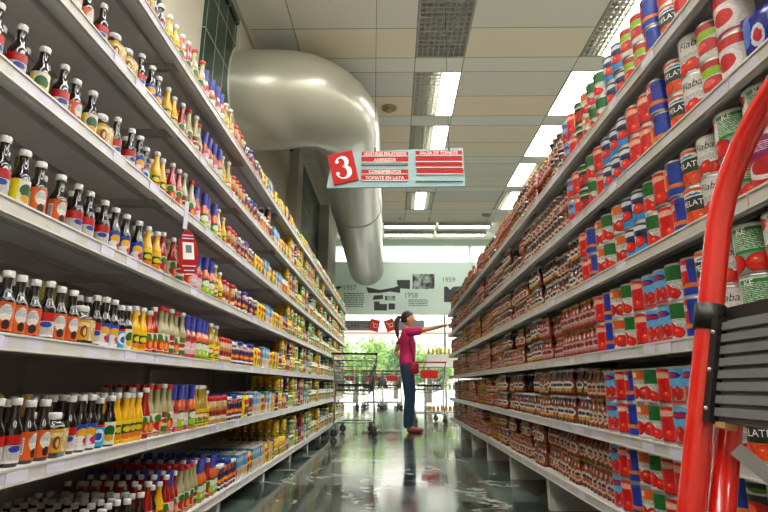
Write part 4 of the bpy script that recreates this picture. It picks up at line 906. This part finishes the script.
# ------------------------------------------------------------ trolleys
mat('wire_metal', '#6f7273', .35, .8); mat('wheel_grey', '#4a4846', .6)
mat('wire_red', '#9c1f1d', .4)
def cart_parts(t, wire, handle, plate):
    """shopping trolley pushed towards +y, handle at y=0"""
    W0, W1, zt0, zt1, zb0, zb1, L = .28, .20, .92, .80, .56, .50, .82
    bk = MB(); r1, r2 = .008, .0042
    def ring(z_at, k, r):      # ring of the basket at height fraction k
        pts = []
        for y, wv in ((.03, W0), (L, W1)):
            pts.append((y, wv))
        za, zb = (zt0*(k)+zb0*(1-k)), (zt1*k+zb1*(1-k)); s_ = .80+.20*k
        return [(-W0*s_, .03+(1-k)*.05, za), (W0*s_, .03+(1-k)*.05, za), (W1*s_, L-(1-k)*.10, zb), (-W1*s_, L-(1-k)*.10, zb)]
    for k in (0, .2, .4, .6, .8, 1): bk.tube(ring(0, k, r1), r1 if k in (0, 1) else r2, wire, 6, closed=True)
    top, bot = ring(0, 1, 0), ring(0, 0, 0)
    for e in range(4):
        n = 12 if e % 2 else 9
        for i in range(n+1):
            f = i/n; a = Vector(top[e]).lerp(Vector(top[(e+1) % 4]), f); c = Vector(bot[e]).lerp(Vector(bot[(e+1) % 4]), f); bk.tube([a, c], r2, wire, 4)
    for i in range(1, 9):
        f = i/9; bk.tube([Vector(bot[0]).lerp(Vector(bot[1]), f), Vector(bot[3]).lerp(Vector(bot[2]), f)], r2, wire, 4)
    bk.build('basket', t)
    fr = MB()
    for s_ in (-1, 1): fr.tube([(s_*.27, -.06, 1.0), (s_*.27, .0, .93), (s_*.24, .05, .55), (s_*.25, .10, .30), (s_*.25, .02, .13)], .011, 'chrome' if wire == 'wire_metal' else 'wire_metal', 8)
    for s_ in (-1, 1): fr.tube([(s_*.25, .02, .14), (s_*.24, .3, .15), (s_*.19, .78, .15)], .010, 'wire_metal', 8)
    fr.tube([(-.24, .3, .15), (.24, .3, .15)], .007, 'wire_metal', 6); fr.tube([(-.19, .78, .15), (.19, .78, .15)], .008, 'wire_metal', 6); fr.tube([(-.24, .05, .55), (.24, .05, .55)], .007, 'wire_metal', 6)
    for i in range(5): fr.tube([(-.2+.1*i, .1, .2), (-.17+.085*i, .72, .19)], .003, 'wire_metal', 4)
    fr.build('frame', t)
    MB().tube([(-.29, -.06, 1.0), (.29, -.06, 1.0)], .014, handle, 10).build('handle', t)
    if plate: MB().box(-.145, .145, -.004, .004, .74, .87, plate).build('red_plate', t)
    MB().box(-.2, .2, .02, .03, .60, .635, 'black').tube([(-.22, .03, .62), (.22, .03, .62)], .006, wire, 6).build('child_seat', t)
    for x, y in ((-.25, .02), (.25, .02), (-.19, .78), (.19, .78)):
        c = MB().box(-.012, .012, -.03, .02, .09, .135, 'steel').build('caster', t, (x, y, 0)); c.rotation_euler = (0, 0, R(55 if x*y > 0 else 72))
        MB().lathe([(.012, -.013), (.022, -.010), (.044, -.011), (.048, 0), (.044, .011), (.022, .010), (.012, .013)], 16, 'wheel_grey', o=(0, -.01, .048), tilt=Matrix.Rotation(PI/2, 3, 'Y')).build('wheel', c)
def cart(x, y, rz, label, wire='wire_metal', handle='red_dark', plate='red'):
    t = empty('shopping_trolley', (x, y, 0), rz); tag(t, label, 'trolley', 'shopping trolleys'); cart_parts(t, wire, handle, plate); return t
def dup(t, x, y, rz, label):
    r = t.copy(); C.objects.link(r); r.location = (x, y, 0); r.rotation_euler = (0, 0, rz); r['label'] = label
    for ch in list(t.children):
        c = ch.copy(); C.objects.link(c); c.parent = r
        for g in ch.children:
            e = g.copy(); C.objects.link(e); e.parent = c
    return r
cart(-.49, 6.75, R(1.5), 'empty wire trolley beside the far left shelves, nearest of the trolleys', plate=None, handle='dark_metal')
c1 = cart(.60, 9.15, R(3), 'wire trolley with red plate right of the woman with ponytail')
for x, y, l in ((-.60, 14.75, 'red trolley parked at the shop front, middle one left of the woman'), (-.05, 14.8, 'red trolley parked at the shop front, directly behind the woman'), (-1.22, 14.7, 'red trolley parked at the shop front, leftmost by the shelf end')):
    dup(c1, x, y, R(2), l)
cart(-.58, 15.35, R(0), 'red rimmed trolley parked in the rear row, left', wire='wire_red', plate='red'); cart(-.03, 15.4, 0, 'red rimmed trolley parked in the rear row, right', wire='wire_red', plate='red')

# promotional stand past the right shelves
ps = empty('display_stand', (.95, 10.9, 0)); tag(ps, 'white display stand past the right shelves, stacked with yellow tins', 'display stand')
for z in (.12, .55, 1.0): MB().box(-.32, .32, -.22, .22, z-.02, z, 'white').build('shelf', ps)
for x in (-.32, .32):
    for y in (-.22, .22): MB().tube([(x, y, 0), (x, y, 1.02)], .012, 'steel', 8).build('post', ps)
MB().box(-.3, .3, -.2, .2, 1.0, 1.22, 'box_white').build('header_box', ps)
n_ = 0
for z, kx in ((1.2205, 'yjar'), (.5505, 'gcan'), (.1205, 'peach')):
    for i in range(7):
        n_ += 1; o = bpy.data.objects.new(K[kx]['name'], proto(kx)[1]); C.objects.link(o); o.location = (.95-.24+i*.08, 10.78, z)
        tag(o, '%s on the white display stand, %s from its left' % (K[kx]['look'], nth(i+1)), K[kx]['cat'], 'jars on the display stand')

# ------------------------------------------------------------ shopper
mat('skin', '#c98e6b', .5); mat('hair', '#1e1512', .45); mat('shirt', '#c41f62', .75); mat('jeans', '#2b4360', .8, noise=(9, .25)); mat('shoe', '#8c2b2f', .5); mat('bag_red', '#b01c3c', .5); mat('strap', '#7c1c38', .6); mat('lips', '#a8524a', .5); mat('eye', '#f1efe9', .3); mat('iris', '#2a1a12', .3)
def skin(name, joints, edges, m, levels=2, root=0, parent=None):
    me = bpy.data.meshes.new(name); me.from_pydata([j[:3] for j in joints], edges, []); me.materials.append(M[m]); ob = bpy.data.objects.new(name, me); C.objects.link(ob)
    md = ob.modifiers.new('skin', 'SKIN'); md.use_smooth_shade = True
    for i, j in enumerate(joints):
        r = j[3]; me.skin_vertices[0].data[i].radius = r if isinstance(r, tuple) else (r, r)
    me.skin_vertices[0].data[root].use_root = True
    sd = ob.modifiers.new('subd', 'SUBSURF'); sd.levels = levels; sd.render_levels = levels
    bpy.context.view_layer.update(); ev = bpy.data.meshes.new_from_object(ob.evaluated_get(bpy.context.evaluated_depsgraph_get()))
    bpy.data.objects.remove(ob); me2 = ev; me2.name = name
    me2.materials.clear(); me2.materials.append(M[m]); me2.polygons.foreach_set('use_smooth', [True]*len(me2.polygons))
    o = bpy.data.objects.new(name, me2); C.objects.link(o)
    if parent: o.parent = parent
    return o
PX, PY = .19, 7.50
pr_ = empty('person', (PX, PY, 0)); tag(pr_, 'woman with dark ponytail, pink top and jeans reaching to the right shelf', 'person')
# facing +x; right side towards the camera (-y)
J = [(-.01, 0, .90, .115), (0, 0, 1.03, .095), (.015, 0, 1.17, .108), (.0, 0, 1.29, .100), (-.015, 0, 1.375, .048), (.0, 0, 1.44, .043),
     # right arm (camera side) stretched out to the shelf
     (.0, -.13, 1.335, .050), (.12, -.17, 1.345, .043), (.27, -.16, 1.375, .036), (.40, -.15, 1.40, .031), (.50, -.15, 1.425, .022), (.555, -.15, 1.432, .024),
     # left arm, hand on the hip
     (-.0, .13, 1.33, .048), (-.09, .20, 1.22, .040), (-.165, .24, 1.08, .034), (-.10, .19, 1.00, .027), (-.06, .15, .96, .020), (-.035, .125, .945, .021),
     # legs
     (.0, -.085, .84, .088), (.01, -.085, .64, .070), (.02, -.085, .46, .052), (.0, -.085, .26, .046), (-.01, -.085, .09, .033), (.06, -.085, .035, .030), (.15, -.088, .025, .022),
     (.0, .085, .84, .088), (.03, .085, .64, .070), (.05, .085, .46, .052), (.03, .085, .26, .046), (.02, .085, .09, .033), (.09, .085, .035, .030), (.18, .088, .025, .022)]
Ed = [(0, 1), (1, 2), (2, 3), (3, 4), (4, 5), (3, 6), (6, 7), (7, 8), (8, 9), (9, 10), (10, 11), (3, 12), (12, 13), (13, 14), (14, 15), (15, 16), (16, 17), (0, 18), (18, 19), (19, 20), (20, 21), (21, 22), (22, 23), (23, 24), (0, 25), (25, 26), (26, 27), (27, 28), (28, 29), (29, 30), (30, 31)]
body = skin('body', J, Ed, 'skin', 2, 0, pr_)
# head with face, joined into the body
hd = MB(); prof = []; nz_, na = 22, 28
hc = Vector((.015, 0, 1.535))
for i in range(nz_+1):
    ph = PI*i/nz_; z = -math.cos(ph); r = math.sin(ph)
    for j in range(na):
        a = 2*PI*j/na; cx, cy = math.cos(a), math.sin(a)
        x = r*cx*.092; y = r*cy*.073; zz = z*.108
        if z < 0: y *= 1-.28*(-z)**1.2; x *= (1-.10*(-z)) if cx > 0 else (1-.35*(-z))
        if cx > .9 and -.35 < z < .1: x += .021*(1-((z+.17)/.2)**2 if abs(z+.17) < .2 else 0)*max(0, (cx-.9)/.1)     # nose
        if cx > .8 and -.62 < z < -.45: x += .005
        if cx > .8 and z < -.72: x += .006
        if .75 < cx < .97 and -.02 < z < .16: x -= .006
        hd.v.append((hc.x+x, hc.y+y, hc.z+zz))
for i in range(nz_):
    for j in range(na):
        j2 = (j+1) % na; hd.face((i*na+j, i*na+j2, (i+1)*na+j2, (i+1)*na+j), 'skin', None, True)
for s_ in (-1, 1):
    hd.lathe([(.001, -.006), (.012, -.005), (.016, 0), (.012, .006), (.006, .002), (.001, .001)], 12, 'skin', o=(hc.x-.005, s_*.073, hc.z-.012), sy=1.5, tilt=Matrix.Rotation(-s_*PI/2, 3, 'X'))
# fingers: right hand around a jar, left on the hip
def finger(b, base, dirs, lens, r):
    p = [Vector(base)]
    for d, l in zip(dirs, lens): p.append(p[-1]+Vector(d).normalized()*l)
    b.tube(p, [r, r*.95, r*.85, r*.6][:len(p)], 'skin', 8); 
for i in range(4):
    z = 1.450-.017*i; l = [.038, .043, .040, .031][i]
    finger(hd, (.565, -.150, z), [(1, -.05, 0), (1, .25, -.05), (.6, .8, -.05)], [l, l*.7, l*.5], .0085)
finger(hd, (.545, -.165, 1.435), [(.8, -.5, -.2), (1, .1, .1), (1, .4, 0)], [.03, .03, .02], .0095)
for i in range(4):
    z = .965-.016*i; l = [.036, .041, .038, .03][i]
    finger(hd, (-.02, .118, z-.004), [(1, -.2, -.2), (1, -.3, -.3), (.8, -.5, -.5)], [l, l*.7, l*.5], .0085)
finger(hd, (-.045, .115, .965), [(.1, -1, -.1), (.4, -1, -.3)], [.035, .025], .0095)
ho = hd.build('head_tmp')
bm_v = [tuple(v.co) for v in body.data.vertices]; bm_f = [tuple(p.vertices) for p in body.data.polygons]
jn = MB(); jn.v = bm_v; 
for f in bm_f: jn.face(f, 'skin', None, True)
jn.ext(hd); nb = jn.mesh('person_body'); body.data = nb; bpy.data.objects.remove(ho)
ey = MB()
for s_ in (-1, 1):
    ey.lathe([(.001, .009), (.007, .006), (.009, 0)], 10, 'eye', o=(hc.x+.071, s_*.032, hc.z+.008), tilt=Matrix.Rotation(PI/2, 3, 'Y')); ey.lathe([(.001, .0105), (.004, .009)], 10, 'iris', o=(hc.x+.0705, s_*.032, hc.z+.008), tilt=Matrix.Rotation(PI/2, 3, 'Y'))
ey.build('eyes', body)
MB().box(-.004, .003, -.02, .02, -.0035, .0035, 'lips', Matrix.Translation((hc.x+.084, 0, hc.z-.052))).build('lips', body)
# hair cap and ponytail
hr = MB()
for i in range(nz_+1):
    ph = PI*i/nz_; z = -math.cos(ph); r = math.sin(ph)
    for j in range(na):
        a = 2*PI*j/na; cx, cy = math.cos(a), math.sin(a); k = 1.10+.02*math.sin(9*a)
        x = r*cx*.092*k-.008; y = r*cy*.073*k*1.03; zz = z*.108*1.07
        lim = -.45 if cx < -.1 else (.0+.55*max(0, cx)**.7)
        if z < lim: x *= .72; y *= .72; zz *= .86
        hr.v.append((hc.x+x, hc.y+y, hc.z+zz+.002))
for i in range(nz_):
    for j in range(na):
        j2 = (j+1) % na; hr.face((i*na+j, i*na+j2, (i+1)*na+j2, (i+1)*na+j), 'hair', None, True)
ha = hr.build('hair', body)
MB().tube([(-.085, 0, 1.555), (-.115, 0, 1.56), (-.14, -.005, 1.52), (-.15, -.01, 1.45), (-.145, -.012, 1.37), (-.135, -.01, 1.30), (-.13, -.005, 1.25)], [.022, .030, .036, .034, .030, .022, .006], 'hair', 12).build('ponytail', body)
# clothes
def garment(name, keep, grow, m):
    """cloth that follows the body: the body's own faces pushed outwards"""
    mb = MB(); nrm = [Vector((0, 0, 0)) for _ in bm_v]
    for f in bm_f:
        p = [Vector(bm_v[i]) for i in f]; n = (p[1]-p[0]).cross(p[2]-p[0])
        for i in f: nrm[i] += n
    idx = {}
    for f in bm_f:
        c = sum((Vector(bm_v[i]) for i in f), Vector())/len(f)
        if not keep(c): continue
        q = []
        for i in f:
            if i not in idx:
                idx[i] = len(mb.v); p = Vector(bm_v[i]); n = nrm[i].normalized(); mb.v.append(tuple(p+n*grow(p)))
            q.append(idx[i])
        mb.face(q, m, None, True)
    o = mb.build(name, body); md = o.modifiers.new('cloth', 'SOLIDIFY'); md.thickness = .004; md.offset = 1
    return o
garment('pink_top', lambda c: .895 < c.z < 1.385 and c.x < .19 and (c.y < .135 or c.z > 1.19) and not (c.z < 1.0 and c.y > .115), lambda p: .016+.006*max(0, (1.0-p.z)*6), 'shirt')
garment('jeans', lambda c: .075 < c.z < .93 and c.y < .2 and not (c.z > .89 and c.y > .118), lambda p: .013+.02*max(0, .3-p.z)+.008*max(0, p.z-.8), 'jeans')
for s_, x in ((-1, 0), (1, .03)): skin('shoe', [(-.02+x, s_*.087, .040, .040), (.05+x, s_*.088, .036, .040), (.15+x, s_*.092, .026, .034), (.19+x, s_*.094, .022, .024)], [(0, 1), (1, 2), (2, 3)], 'shoe', 2, 0, body)
hbg = empty('handbag', (PX+.09, PY-.15, .9)); tag(hbg, 'small red shoulder bag hanging at the woman\'s hip', 'bag')
MB().lathe([(.02, -.085), (.058, -.07), (.066, -.01), (.060, .05), (.045, .075), (.02, .08)], 16, 'bag_red', sy=.42, sq=4, o=(0, 0, -.05)).build('pouch', hbg)
MB().tube([(.0, .0, .02), (-.01, -.01, .12), (-.05, -.0, .25), (-.10, .02, .38), (-.125, .08, .475), (-.12, .15, .50)], .0095, 'strap', 8).build('strap', hbg)
